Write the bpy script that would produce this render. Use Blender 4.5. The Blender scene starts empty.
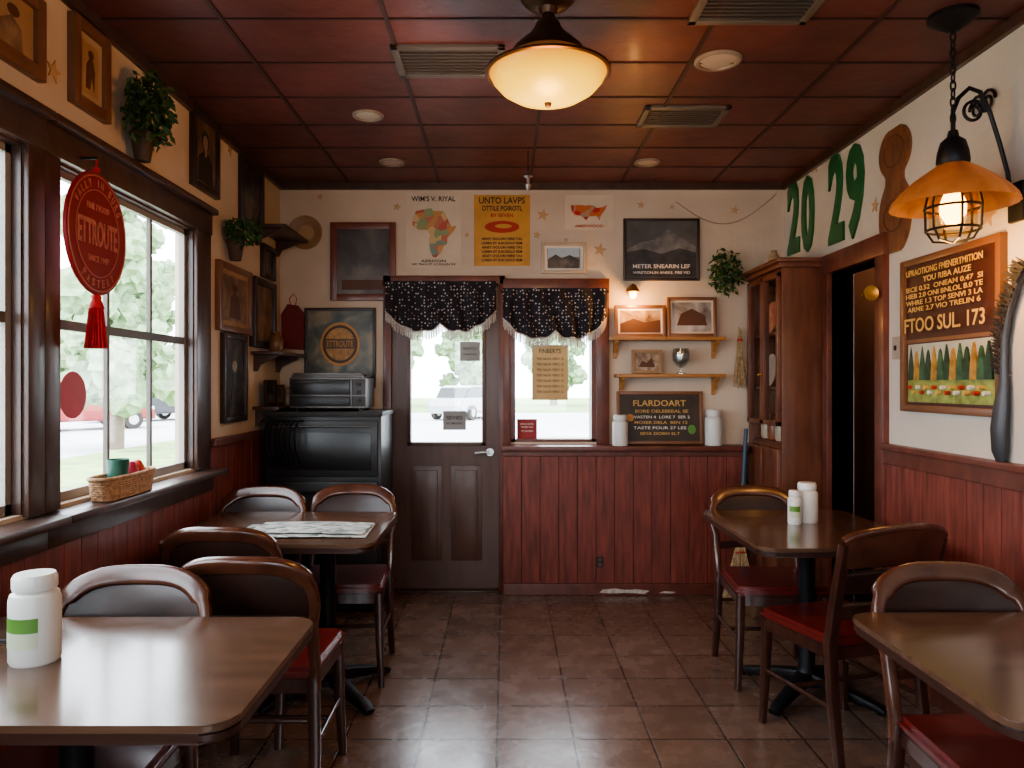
import bpy, bmesh, math, random
from mathutils import Vector, Matrix
random.seed(7)
PI=math.pi
F=740.0; VX=505.0; VY=384.0; CH=1.392; DB=5.0
XL=-1.52; XR=1.892; ZC=2.748
def pp_(x,p): return max(0.0,x)**p
def bx(px,d=DB): return (px-VX)*d/F
def bz(py,d=DB): return CH-(py-VY)*d/F
def dl(px,X=XL): return -X*F/(VX-px)
def dr(px,X=XR): return X*F/(px-VX)
# ------------------------------------------------------------------ materials
MC={}
def base(name):
    m=bpy.data.materials.new(name); m.use_nodes=True
    nt=m.node_tree; b=nt.nodes['Principled BSDF']; return m,nt,b
def M(name,col,rough=.5,metal=0,var=.12,scale=6,bump=0,stretch=(1,1,1),coat=0,emis=0,ecol=None,detail=4,bscale=None):
    if name in MC: return MC[name]
    m,nt,b=base(name); N=nt.nodes; L=nt.links
    tc=N.new('ShaderNodeTexCoord'); mp=N.new('ShaderNodeMapping'); mp.inputs['Scale'].default_value=stretch
    L.new(tc.outputs['Object'],mp.inputs['Vector'])
    no=N.new('ShaderNodeTexNoise'); no.inputs['Scale'].default_value=scale; no.inputs['Detail'].default_value=detail
    L.new(mp.outputs[0],no.inputs['Vector'])
    r=N.new('ShaderNodeValToRGB')
    r.color_ramp.elements[0].position=.3; r.color_ramp.elements[1].position=.7
    r.color_ramp.elements[0].color=tuple(max(0,c*(1-var)) for c in col)+(1,)
    r.color_ramp.elements[1].color=tuple(min(1,c*(1+var)) for c in col)+(1,)
    L.new(no.outputs['Fac'],r.inputs['Fac']); L.new(r.outputs['Color'],b.inputs['Base Color'])
    b.inputs['Roughness'].default_value=rough; b.inputs['Metallic'].default_value=metal
    if coat: b.inputs['Coat Weight'].default_value=coat; b.inputs['Coat Roughness'].default_value=.15
    if bump:
        bp=N.new('ShaderNodeBump'); bp.inputs['Strength'].default_value=bump; bp.inputs['Distance'].default_value=.01
        if bscale:
            n2=N.new('ShaderNodeTexNoise'); n2.inputs['Scale'].default_value=bscale; n2.inputs['Detail'].default_value=5
            L.new(mp.outputs[0],n2.inputs['Vector']); L.new(n2.outputs['Fac'],bp.inputs['Height'])
        else: L.new(no.outputs['Fac'],bp.inputs['Height'])
        L.new(bp.outputs[0],b.inputs['Normal'])
    if emis:
        b.inputs['Emission Color'].default_value=(ecol or col)+(1,); b.inputs['Emission Strength'].default_value=emis
    MC[name]=m; return m
def cells(name,cols,scale,rough=.7,stretch=(1,1,1)):
    if name in MC: return MC[name]
    m,nt,b=base(name); N=nt.nodes; L=nt.links
    tc=N.new('ShaderNodeTexCoord'); mp=N.new('ShaderNodeMapping'); mp.inputs['Scale'].default_value=stretch
    v=N.new('ShaderNodeTexVoronoi'); v.inputs['Scale'].default_value=scale
    s=N.new('ShaderNodeSeparateColor'); r=N.new('ShaderNodeValToRGB'); r.color_ramp.interpolation='CONSTANT'
    e=r.color_ramp.elements
    while len(e)<len(cols): e.new(.5)
    for i,c in enumerate(cols): e[i].position=i/len(cols); e[i].color=c+(1,)
    L.new(tc.outputs['Object'],mp.inputs['Vector']); L.new(mp.outputs[0],v.inputs['Vector']); L.new(v.outputs['Color'],s.inputs[0]); L.new(s.outputs[0],r.inputs['Fac'])
    L.new(r.outputs['Color'],b.inputs['Base Color']); b.inputs['Roughness'].default_value=rough
    MC[name]=m; return m
def art(name,c1,c2,c3,scale=9,rough=.35,stretch=(1,1,1)):
    if name in MC: return MC[name]
    m,nt,b=base(name); N=nt.nodes; L=nt.links
    tc=N.new('ShaderNodeTexCoord'); mp=N.new('ShaderNodeMapping'); mp.inputs['Scale'].default_value=stretch
    no=N.new('ShaderNodeTexNoise'); no.inputs['Scale'].default_value=scale; no.inputs['Detail'].default_value=6; no.inputs['Distortion'].default_value=.6
    r=N.new('ShaderNodeValToRGB'); e=r.color_ramp.elements; e.new(.5)
    for i,(p,c) in enumerate(((.35,c1),(.5,c2),(.65,c3))): e[i].position=p; e[i].color=c+(1,)
    L.new(tc.outputs['Object'],mp.inputs['Vector']); L.new(mp.outputs[0],no.inputs['Vector']); L.new(no.outputs['Fac'],r.inputs['Fac'])
    L.new(r.outputs['Color'],b.inputs['Base Color']); b.inputs['Roughness'].default_value=rough
    MC[name]=m; return m
def glass(name,tint=(1,1,1),gl=.06):
    if name in MC: return MC[name]
    m,nt,b=base(name); N=nt.nodes; L=nt.links
    t=N.new('ShaderNodeBsdfTransparent'); t.inputs[0].default_value=tint+(1,)
    g=N.new('ShaderNodeBsdfGlossy'); g.inputs['Roughness'].default_value=.03
    mx=N.new('ShaderNodeMixShader'); mx.inputs[0].default_value=gl
    L.new(t.outputs[0],mx.inputs[1]); L.new(g.outputs[0],mx.inputs[2]); L.new(mx.outputs[0],N['Material Output'].inputs['Surface'])
    MC[name]=m; return m
wall_m=M('plaster_cream',(.56,.455,.35),.85,var=.13,scale=1.6,bump=.3,bscale=30)
wallw_m=M('plaster_white',(.57,.52,.45),.85,var=.10,scale=1.6,bump=.3,bscale=30)
ceil_m=M('ceiling_panel_red',(.128,.037,.030),.44,var=.30,scale=3,bump=.6,bscale=11,coat=.05)
bar_m=M('ceiling_bar',(.045,.018,.014),.5)
wains_m=M('wainscot_mahogany',(.180,.043,.029),.48,var=.40,scale=13,stretch=(3,3,.35),bump=.12,bscale=50,detail=7)
trimr_m=M('trim_mahogany',(.130,.036,.022),.42,var=.3,scale=8,stretch=(2,2,1),coat=.15)
trimd_m=M('trim_dark_brown',(.060,.029,.019),.42,var=.3,scale=8,stretch=(2,2,1),coat=.2)
door_m=M('door_brown',(.095,.047,.033),.45,var=.2,scale=6,stretch=(4,4,.6),coat=.1)
sash_m=M('sash_paint',(.26,.24,.22),.5); munt_m=M('muntin_paint',(.11,.095,.08),.5)
wood_m=M('chair_wood',(.045,.016,.010),.28,var=.35,scale=14,stretch=(2,2,.6),coat=.45)
rim_m=M('chair_rim_wood',(.080,.028,.015),.26,var=.3,scale=14,coat=.45)
vinyl_m=M('red_vinyl',(.115,.013,.010),.28,var=.15,scale=20,coat=.35)
vinylk_m=M('dark_back_wood',(.030,.013,.009),.35,var=.3,scale=14,coat=.2)
iron_m=M('black_iron',(.018,.018,.02),.45,metal=.6)
steel_m=M('brushed_steel',(.5,.5,.5),.3,metal=1,stretch=(1,1,8))
brass_m=M('brass',(.50,.32,.10),.35,metal=1)
white_m=M('white_plastic',(.66,.655,.62),.35,var=.03)
green_m=M('label_green',(.10,.24,.04),.5)
paper_m=M('paper_cream',(.60,.50,.38),.8,var=.08)
paperw_m=M('paper_white',(.68,.63,.56),.8,var=.05)
yellow_m=M('poster_yellow',(.54,.28,.075),.7,var=.12)
ink_m=M('ink_dark',(.03,.025,.02),.7)
inkr_m=M('ink_red',(.42,.04,.02),.6)
inky_m=M('ink_yellow',(.60,.37,.11),.6)
inkw_m=M('ink_white',(.70,.66,.60),.6)
gold_m=M('star_gold',(.46,.29,.15),.6)
pine_m=M('shelf_pine',(.42,.19,.06),.45,var=.25,scale=8,stretch=(.6,3,3))
dkfr_m=M('frame_dark',(.035,.02,.015),.4,var=.3)
red_m=M('sign_red',(.22,.008,.010),.5,var=.1)
redth_m=M('tassel_red',(.50,.02,.02),.8,var=.3,scale=60)
leaf_m=M('leaf_green',(.026,.075,.018),.55,var=.5,scale=25)
grn_m=M('digit_green',(.012,.12,.04),.35,var=.2)
terra_m=M('terracotta',(.07,.04,.025),.7)
glass_m=glass('window_glass'); jar_m=glass('jar_glass',(.85,.9,.9),.2)
wick_m=M('wicker',(.40,.23,.12),.7,var=.4,scale=60,bump=.6)
table_m=M('tabletop_wood',(.105,.056,.034),.19,var=.25,scale=4,stretch=(.6,5,5),coat=.5)
tedge_m=M('tabletop_edge',(.038,.015,.010),.35,coat=.3)
def dots():
    m,nt,b=base('valance_dotted_cloth'); N=nt.nodes; L=nt.links
    tc=N.new('ShaderNodeTexCoord'); mp=N.new('ShaderNodeMapping'); mp.inputs['Scale'].default_value=(1,0.01,1)
    v=N.new('ShaderNodeTexVoronoi'); v.inputs['Scale'].default_value=46; v.inputs['Randomness'].default_value=.5
    r=N.new('ShaderNodeValToRGB'); r.color_ramp.elements[0].position=.22; r.color_ramp.elements[0].color=(.5,.45,.42,1)
    r.color_ramp.elements[1].position=.29; r.color_ramp.elements[1].color=(.020,.016,.022,1)
    L.new(tc.outputs['Object'],mp.inputs[0]); L.new(mp.outputs[0],v.inputs['Vector']); L.new(v.outputs['Distance'],r.inputs[0]); L.new(r.outputs[0],b.inputs['Base Color'])
    b.inputs['Roughness'].default_value=.9; return m
dots_m=dots()
def tiles():
    m,nt,b=base('floor_tile_brown'); N=nt.nodes; L=nt.links
    tc=N.new('ShaderNodeTexCoord'); mp=N.new('ShaderNodeMapping'); mp.inputs['Location'].default_value=(.03,.1,0)
    br=N.new('ShaderNodeTexBrick'); br.offset=0; br.squash=1
    for k,v in (('Scale',1),('Mortar Size',.005),('Mortar Smooth',.3),('Bias',0),('Brick Width',.30),('Row Height',.30)): br.inputs[k].default_value=v
    br.inputs['Color1'].default_value=(.200,.130,.098,1); br.inputs['Color2'].default_value=(.155,.098,.072,1); br.inputs['Mortar'].default_value=(.045,.031,.025,1)
    no=N.new('ShaderNodeTexNoise'); no.inputs['Scale'].default_value=7; no.inputs['Detail'].default_value=9; no.inputs['Roughness'].default_value=.6
    r=N.new('ShaderNodeValToRGB'); r.color_ramp.elements[0].position=.3; r.color_ramp.elements[0].color=(.78,.78,.78,1); r.color_ramp.elements[1].position=.7; r.color_ramp.elements[1].color=(1.14,1.12,1.10,1)
    mx=N.new('ShaderNodeMix'); mx.data_type='RGBA'; mx.blend_type='MULTIPLY'; mx.inputs[0].default_value=1
    L.new(tc.outputs['Object'],mp.inputs[0]); L.new(mp.outputs[0],br.inputs[0]); L.new(mp.outputs[0],no.inputs['Vector']); L.new(no.outputs[0],r.inputs[0])
    L.new(br.outputs['Color'],mx.inputs[6]); L.new(r.outputs[0],mx.inputs[7]); L.new(mx.outputs[2],b.inputs['Base Color'])
    rr=N.new('ShaderNodeMapRange'); rr.inputs['From Min'].default_value=.3; rr.inputs['From Max'].default_value=.7; rr.inputs['To Min'].default_value=.20; rr.inputs['To Max'].default_value=.33
    L.new(no.outputs[0],rr.inputs[0]); L.new(rr.outputs[0],b.inputs['Roughness']); b.inputs['Coat Weight'].default_value=.35; b.inputs['Coat Roughness'].default_value=.2
    ad=N.new('ShaderNodeMath'); ad.operation='MULTIPLY_ADD'; ad.inputs[1].default_value=-.9
    n2=N.new('ShaderNodeTexNoise'); n2.inputs['Scale'].default_value=24; n2.inputs['Detail'].default_value=4; L.new(mp.outputs[0],n2.inputs['Vector'])
    ml=N.new('ShaderNodeMath'); ml.operation='MULTIPLY'; ml.inputs[1].default_value=.6; L.new(n2.outputs[0],ml.inputs[0])
    L.new(br.outputs['Fac'],ad.inputs[0]); L.new(ml.outputs[0],ad.inputs[2])
    bp=N.new('ShaderNodeBump'); bp.inputs['Strength'].default_value=.30; bp.inputs['Distance'].default_value=.008
    L.new(ad.outputs[0],bp.inputs['Height']); L.new(bp.outputs[0],b.inputs['Normal']); return m
floor_m=tiles()
# ------------------------------------------------------------------ builder
class B:
    def __init__(s,mat=None):
        s.bm=bmesh.new(); s.m=[]; s.cur=0
        if mat: s.use(mat)
    def use(s,m):
        if m not in s.m: s.m.append(m)
        s.cur=s.m.index(m); return s
    def add(s,t,mx=None,recalc=True):
        if mx is not None: bmesh.ops.transform(t,matrix=mx,verts=t.verts)
        if recalc: bmesh.ops.recalc_face_normals(t,faces=t.faces)
        for f in t.faces: f.material_index=s.cur
        me=bpy.data.meshes.new('t'); t.to_mesh(me); t.free(); s.bm.from_mesh(me); bpy.data.meshes.remove(me)
    def box(s,x0,x1,y0,y1,z0,z1,bev=0,mx=None):
        t=bmesh.new(); bmesh.ops.create_cube(t,size=1)
        for v in t.verts: v.co=Vector(((x0+x1)/2+v.co.x*(x1-x0),(y0+y1)/2+v.co.y*(y1-y0),(z0+z1)/2+v.co.z*(z1-z0)))
        if bev: bmesh.ops.bevel(t,geom=t.edges[:],offset=bev,segments=2,affect='EDGES',profile=.6)
        s.add(t,mx); return s
    def sweep(s,pts,a,b=None,seg=10,closed=False,sq=False,up=None):
        pts=[Vector(p) for p in pts]; n=len(pts); b=b if b is not None else a
        t=bmesh.new(); rings=[]; nrm=None
        for i,p in enumerate(pts):
            if closed: tan=pts[(i+1)%n]-pts[i-1]
            else: tan=pts[min(i+1,n-1)]-pts[max(i-1,0)]
            tan.normalize()
            if up is not None: nrm=Vector(up)
            elif nrm is None: nrm=Vector((0,0,1)) if abs(tan.z)<.9 else Vector((1,0,0))
            nrm=(nrm-tan*nrm.dot(tan))
            if nrm.length<1e-5: nrm=tan.orthogonal()
            nrm.normalize(); bi=tan.cross(nrm)
            ra=a[i] if isinstance(a,(list,tuple)) else a; rb=b[i] if isinstance(b,(list,tuple)) else b
            ring=[]
            for k in range(seg):
                an=2*math.pi*(k+.5)/seg; c,sn=math.cos(an),math.sin(an)
                if sq:
                    c=math.copysign(abs(c)**.45,c); sn=math.copysign(abs(sn)**.45,sn)
                ring.append(t.verts.new(p+nrm*ra*c+bi*rb*sn))
            rings.append(ring)
        m=n if closed else n-1
        for i in range(m):
            r0,r1=rings[i],rings[(i+1)%n]
            for k in range(seg): t.faces.new((r0[k],r0[(k+1)%seg],r1[(k+1)%seg],r1[k]))
        if not closed: t.faces.new(rings[0][::-1]); t.faces.new(rings[-1])
        s.add(t); return s
    def cyl(s,p0,p1,r0,r1=None,seg=16): return s.sweep([p0,p1],[r0,r1 if r1 is not None else r0],seg=seg)
    def lathe(s,prof,seg=32,c=(0,0,0),mx=None,rib=0,nrib=24):
        t=bmesh.new(); rings=[]
        for r,z in prof:
            if r<1e-5: rings.append([t.verts.new((c[0],c[1],c[2]+z))])
            else: rings.append([t.verts.new((c[0]+r*(1+rib*math.cos(nrib*2*PI*k/seg))*math.cos(2*math.pi*k/seg),c[1]+r*(1+rib*math.cos(nrib*2*PI*k/seg))*math.sin(2*math.pi*k/seg),c[2]+z)) for k in range(seg)])
        for a,b_ in zip(rings,rings[1:]):
            for k in range(seg):
                k2=(k+1)%seg
                if len(a)==1 and len(b_)==1: continue
                if len(a)==1: t.faces.new((a[0],b_[k],b_[k2]))
                elif len(b_)==1: t.faces.new((a[k],a[k2],b_[0]))
                else: t.faces.new((a[k],a[k2],b_[k2],b_[k]))
        s.add(t,mx); return s
    def prism(s,out,y0,y1,bev=0,mx=None):
        t=bmesh.new(); a=[t.verts.new((x,y0,z)) for x,z in out]; b_=[t.verts.new((x,y1,z)) for x,z in out]; n=len(out)
        t.faces.new(a); t.faces.new(b_[::-1])
        for i in range(n): t.faces.new((a[i],a[(i+1)%n],b_[(i+1)%n],b_[i]))
        if bev:
            es=[e for e in t.edges if all(v in a for v in e.verts) or all(v in b_ for v in e.verts)]
            bmesh.ops.bevel(t,geom=es,offset=bev,segments=2,affect='EDGES')
        s.add(t,mx); return s
    def ball(s,c,r,sc=(1,1,1),seg=16,mx=None):
        t=bmesh.new(); bmesh.ops.create_uvsphere(t,u_segments=seg,v_segments=max(6,seg//2),radius=r)
        for v in t.verts: v.co=Vector((c[0]+v.co.x*sc[0],c[1]+v.co.y*sc[1],c[2]+v.co.z*sc[2]))
        s.add(t,mx); return s
    def grid(s,f,nu,nv):
        t=bmesh.new(); g=[[t.verts.new(f(i/nu,j/nv)) for j in range(nv+1)] for i in range(nu+1)]
        for i in range(nu):
            for j in range(nv): t.faces.new((g[i][j],g[i+1][j],g[i+1][j+1],g[i][j+1]))
        s.add(t); return s
    def obj(s,name,parent=None,loc=(0,0,0),rot=(0,0,0),sharp=38,label=None):
        for f in s.bm.faces: f.smooth=sharp>0
        lim=math.radians(sharp)
        for e in s.bm.edges:
            if len(e.link_faces)==2:
                if e.calc_face_angle(0)>lim: e.smooth=False
        me=bpy.data.meshes.new(name); s.bm.to_mesh(me); s.bm.free()
        for m in s.m: me.materials.append(m)
        o=bpy.data.objects.new(name,me); bpy.context.scene.collection.objects.link(o)
        o.location=loc; o.rotation_euler=rot
        if parent: o.parent=parent
        if label: o['label']=label
        return o
def root(name,label,cat,loc=(0,0,0),rz=0,group=None,kind=None):
    o=bpy.data.objects.new(name,None); bpy.context.scene.collection.objects.link(o)
    o.empty_display_size=.05; o.location=loc; o.rotation_euler=(0,0,rz); o['label']=label
    if kind: o['kind']=kind
    else: o['category']=cat
    if group: o['group']=group
    return o
def tag(o,label,cat=None,group=None,kind=None):
    o['label']=label
    if kind: o['kind']=kind
    if cat: o['category']=cat
    if group: o['group']=group
    return o
def dup(r,loc,rz,label=None):
    n=r.copy(); bpy.context.scene.collection.objects.link(n); n.location=loc; n.rotation_euler=(0,0,rz)
    if label: n['label']=label
    def rec(a,b):
        for c in list(a.children):
            k=c.copy(); k.parent=b; bpy.context.scene.collection.objects.link(k); rec(c,k)
    rec(r,n); return n
def text(parent,st,x,z,w,h,mat,y=0,name='lettering',ext=.0008,bold=.012,rot=0):
    cu=bpy.data.curves.new('t','FONT'); cu.body=st; cu.size=1; cu.extrude=.5; cu.offset=bold; cu.resolution_u=3
    o=bpy.data.objects.new('t',cu); bpy.context.scene.collection.objects.link(o); bpy.context.view_layer.update()
    me=bpy.data.meshes.new_from_object(o.evaluated_get(bpy.context.evaluated_depsgraph_get())); bpy.data.objects.remove(o); bpy.data.curves.remove(cu)
    xs=[v.co.x for v in me.vertices]; ys=[v.co.y for v in me.vertices]
    cx,cy=(min(xs)+max(xs))/2,(min(ys)+max(ys))/2; sx=w/(max(xs)-min(xs)); sy=h/(max(ys)-min(ys))
    c,s_=math.cos(rot),math.sin(rot)
    for v in me.vertices:
        a,b_,e=(v.co.x-cx)*sx,(v.co.y-cy)*sy,v.co.z
        v.co=Vector((x+a*c-b_*s_,y-(e+.5)*ext,z+a*s_+b_*c))
    me.materials.clear(); me.materials.append(mat); me.name=name
    o=bpy.data.objects.new(name,me); bpy.context.scene.collection.objects.link(o); o.parent=parent; return o
def onback(x0,y0,x1,y1,d=DB): return (bx((x0+x1)/2,d),d,bz((y0+y1)/2,d)),abs(bx(x1,d)-bx(x0,d)),abs(bz(y0,d)-bz(y1,d)),0
def onleft(x0,y0,x1,y1,off=0):
    d0,d1=dl(x0),dl(x1); dm=dl((x0+x1)/2)
    return (XL+off,(d0+d1)/2,bz((y0+y1)/2,dm)),d1-d0,(y1-y0)*dm/F,math.pi/2
def onright(x0,y0,x1,y1,off=0):
    d0,d1=dr(x0),dr(x1); dm=dr((x0+x1)/2)
    return (XR-off,(d0+d1)/2,bz((y0+y1)/2,dm)),d0-d1,(y1-y0)*dm/F,-math.pi/2
# ------------------------------------------------------------------ room shell
def structure(b,name,label,**k): return tag(b.obj(name,**k),label,kind='structure')
Y0=-2.6; XO=XL-.09
b=B(floor_m).box(-1.61,2.1,Y0,5.1,-.1,0); structure(b,'floor','brown square ceramic tile floor with dark grout')
b=B(ceil_m).box(-1.61,2.1,Y0,5.1,ZC,ZC+.1); structure(b,'ceiling','dark mahogany red panelled ceiling')
b=B(bar_m)
for x in (-1.05,-.44,.17,.78,1.39): b.box(x-.008,x+.008,Y0,5,ZC-.007,ZC+.002)
y=4.62
while y>Y0:
    b.box(XL,XR,y-.005,y+.005,ZC-.005,ZC+.002); y-=.375
structure(b,'trim_1','thin dark bars between ceiling panels')
W1=(1.15,2.33); W2=(2.50,3.61); W3_fill=(-1.7,.85); WZ=(.98,2.15)
b=B(wall_m); b.box(XO,XL,Y0,5.1,0,WZ[0]).box(XO,XL,Y0,5.1,WZ[1],ZC)
for a,c in ((Y0,W3_fill[0]),(W3_fill[1],W1[0]),(W1[1],W2[0]),(W2[1],5.1)): b.box(XO,XL,a,c,WZ[0],WZ[1])
structure(b,'wall_left','cream plaster wall with windows')
DX=(bx(392),bx(499)); DZ=2.06; SX=(bx(511),bx(596)); SZ=(1.0,2.02)
b=B(wall_m); b.box(XL,DX[0],5,5.18,0,ZC).box(DX[0],DX[1],5,5.18,DZ,ZC).box(DX[1],SX[0],5,5.18,0,ZC)
b.box(SX[0],SX[1],5,5.18,0,SZ[0]).box(SX[0],SX[1],5,5.18,SZ[1],ZC).box(SX[1],XR,5,5.18,0,ZC)
structure(b,'wall_far','cream plaster wall with entrance door')
HD=(dr(880),dr(832)); HZ=2.03
b=B(wallw_m); b.box(XR,2.02,Y0,HD[0],0,ZC).box(XR,2.02,HD[1],5.18,0,ZC).box(XR,2.02,HD[0],HD[1],HZ,ZC)
structure(b,'wall_right','off-white plaster wall with doorway')
RWX=(-.9,1.1); RWZ=(.9,2.2)  # unseen rear window, added and sized for soft front fill
b=B(wall_m); b.box(-1.61,RWX[0],Y0-.15,Y0,0,ZC).box(RWX[1],2.02,Y0-.15,Y0,0,ZC).box(RWX[0],RWX[1],Y0-.15,Y0,0,RWZ[0]).box(RWX[0],RWX[1],Y0-.15,Y0,RWZ[1],ZC)
structure(b,'wall_near','cream plaster wall with an added window opening for fill light')
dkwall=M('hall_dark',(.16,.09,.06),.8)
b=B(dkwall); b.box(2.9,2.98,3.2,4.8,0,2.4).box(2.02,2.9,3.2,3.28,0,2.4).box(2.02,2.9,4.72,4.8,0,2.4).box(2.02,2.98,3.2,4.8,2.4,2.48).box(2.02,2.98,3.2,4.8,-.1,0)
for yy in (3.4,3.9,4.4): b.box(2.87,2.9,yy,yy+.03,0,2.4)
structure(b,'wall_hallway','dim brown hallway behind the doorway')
b=B(trimd_m); b.box(XL,XL+.025,Y0,5,ZC-.045,ZC).box(XR-.025,XR,Y0,5,ZC-.045,ZC).box(XL,XR,4.975,5,ZC-.045,ZC)
structure(b,'trim_2','dark wooden moulding along the ceiling edge')
def boards(b,axis,a0,a1,p,face,z0,z1,w=.105,t=.016):
    n=max(1,round((a1-a0)/w)); w=(a1-a0)/n
    for i in range(n):
        u0=a0+i*w+.0015; u1=a0+(i+1)*w-.0015
        if axis=='y': b.box(min(p,p+face*t),max(p,p+face*t),u0,u1,z0,z1,.002)
        else: b.box(u0,u1,min(p,p+face*t),max(p,p+face*t),z0,z1,.002)
b=B(wains_m); boards(b,'y',Y0,W2[1]+.17,XL,1,0,.93); boards(b,'y',W2[1]+.17,5,XL,1,0,1.08)
b.use(trimr_m).box(XL,XL+.045,W2[1]+.17,5,1.07,1.11,.006).box(XL,XL+.035,Y0,5,0,.1,.005)
structure(b,'trim_3','dark red tongue and groove wainscot',sharp=0)
b=B(wains_m); boards(b,'y',Y0,HD[0]-.09,XR,-1,0,1.06)
b.use(trimr_m).box(XR-.03,XR,Y0,HD[0]-.09,1.0,1.08,.005).box(XR-.05,XR,Y0,HD[0]-.09,1.07,1.10,.006).box(XR-.035,XR,Y0,HD[0]-.09,0,.1,.005)
structure(b,'trim_4','dark red tongue and groove wainscot',sharp=0)
b=B(wains_m); boards(b,'x',XL+.03,DX[0]-.07,5,-1,0,1.08)
structure(b,'trim_5','dark red wainscot boards beside the door',sharp=0)
LX=(bx(503),bx(740)); LD=.11
b=B(M('groove_dark',(.03,.01,.008),.6)).box(LX[0],LX[1],5-LD+.02,5.0,0,.95)
b.use(wains_m); boards(b,'x',LX[0],LX[1],5-LD+.02,-1,0.07,.95,w=.125)
b.use(trimr_m).box(LX[0],LX[1],5-LD-.015,5-LD+.02,0,.075,.004).box(LX[0],LX[1],5-LD-.012,5-LD+.02,.915,.95,.004)
structure(b,'wall_low','dark red boarded half wall under the ledge',sharp=0)
b=B(M('bare_white',(.50,.46,.40),.8,var=.3,scale=40)); yf=5-LD-.015
b.prism([(bx(597),.018),(bx(607),.012),(bx(626),.016),(bx(641),.010),(bx(646),.030),(bx(634),.040),(bx(622),.036),(bx(612),.046),(bx(600),.038)],yf-.002,yf+.001)
b.prism([(bx(655),.015),(bx(668),.012),(bx(672),.022),(bx(660),.028)],yf-.002,yf+.001)
structure(b,'trim_8','chipped white scuffs on the baseboard')
b=B(trimr_m).box(LX[0]-.01,LX[1]+.01,5-LD-.05,5.0,.95,.985,.008); structure(b,'trim_6','dark red ledge on the half wall')
b=B(trimr_m); b.box(XR-.03,XR+.13,HD[0]-.09,HD[0],0,HZ+.10,.006).box(XR-.03,XR+.13,HD[1],HD[1]+.07,0,HZ+.10,.006).box(XR-.035,XR+.13,HD[0]-.10,HD[1]+.08,HZ,HZ+.11,.006)
structure(b,'trim_7','mahogany casing around the inner doorway')
def window(n,yr,munt):
    r=root('window_%d'%n,'dark wood framed window with muntins','window',kind='structure')
    a,c=yr; z0,z1=WZ
    b=B(trimd_m)
    lo=.085 if n==2 else .1; hi=.17 if n==2 else .085
    b.box(XL,XL+.02,a-lo,a,z0-.01,z1+.12,.004).box(XL,XL+.02,c,c+hi,z0-.01,z1+.12,.004).box(XL,XL+.028,a-lo,c+hi,z1,z1+.115,.005)
    b.box(XL,XL+.06,a-lo,c+hi,z1+.10,z1+.13,.008)
    b.box(XL-.04,XL,a,a+.008,z0,z1).box(XL-.04,XL,c-.008,c,z0,z1).box(XL-.04,XL,a,c,z1-.01,z1)
    b.box(XL,XL+.03,a-lo,c+hi,z0-.13,z0-.04,.004)
    b.obj('casing',r)
    B(trimd_m).box(XL-.04,XL+.11,a-lo,c+hi,z0-.045,z0-.015,.008).obj('sill',r)
    b=B(sash_m); X0,X1=XL-.055,XL-.030; t=.036
    b.box(X0,X1,a,a+t,z0-.015,z1).box(X0,X1,c-t,c,z0-.015,z1).box(X0,X1,a,c,z0-.015,z0+.035).box(X0,X1,a,c,z1-t,z1)
    zm=1.60; b.use(munt_m).box(X0,X1,a+t,c-t,zm-.017,zm+.017)
    for u in munt: b.box(X0+.004,X1-.004,u-.009,u+.009,z0+.035,z1-t)
    b.obj('sash',r)
    B(glass_m).box(XL-.045,XL-.041,a+.02,c-.02,z0,z1-.02).obj('window_pane',r)
window(1,W1,(1.55,1.94)); window(2,W2,(2.90,3.25)); window(3,W3_fill,(-1.2,-.7,-.15,.35))  # third one is unseen, added to bring light onto the front table
r=root('door_1','brown entrance door with a large glass pane','door',kind='structure')
a,c=DX
b=B(trimr_m); b.box(a-.055,a,4.965,5.12,0,DZ+.06,.005).box(c,c+.04,4.965,5.12,0,DZ+.06,.005).box(a-.055,c+.04,4.965,5.12,DZ,DZ+.06,.005); b.obj('door_frame',r)
ly0,ly1=5.0,5.045; g=(bx(411),bx(482)); gz=(1.0,1.86)
b=B(door_m); b.box(a,g[0],ly0,ly1,0.005,DZ).box(g[1],c,ly0,ly1,0.005,DZ).box(g[0],g[1],ly0,ly1,0.005,gz[0]).box(g[0],g[1],ly0,ly1,gz[1],DZ)
for p0,p1 in ((g[0]-.025,g[0]),(g[1],g[1]+.025)): b.box(p0,p1,ly0-.012,ly0,gz[0]-.025,gz[1]+.025,.004)
b.box(g[0]-.025,g[1]+.025,ly0-.012,ly0,gz[0]-.025,gz[0],.004).box(g[0]-.025,g[1]+.025,ly0-.012,ly0,gz[1],gz[1]+.025,.004)
b.obj('door_leaf',r)
b=B(door_m)
mid=(g[0]+g[1])/2
for p0,p1 in ((g[0],mid-.03),(mid+.03,g[1])):
    b.box(p0,p1,ly0-.004,ly0+.001,.2,.84,.003); b.box(p0+.03,p1-.03,ly0-.008,ly0-.002,.23,.81,.004)
b.obj('door_panel',r)
B(glass_m).box(g[0],g[1],5.02,5.025,gz[0],gz[1]).obj('window_pane',r)
b=B(steel_m); hx=bx(490); hz=bz(452)
b.cyl((hx,5.0,hz),(hx,4.988,hz),.026).cyl((hx,4.99,hz),(hx,4.95,hz),.009).sweep([(hx,4.952,hz),(hx-.04,4.95,hz+.002),(hx-.10,4.955,hz-.004)],.009,.007); b.obj('door_handle',r)
B(trimd_m).box(a,c,4.93,5.1,0,.012,.003).obj('threshold',r)
r=root('window_4','dark red framed fixed window beside the door','window',kind='structure')
a,c=SX
b=B(trimr_m); b.box(c,c+.085,4.965,5.0,.985,2.09,.005).box(a-.05,a,4.965,5.0,.985,2.09,.005).box(a-.05,c+.085,4.96,5.0,2.0,2.10,.005)
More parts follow.
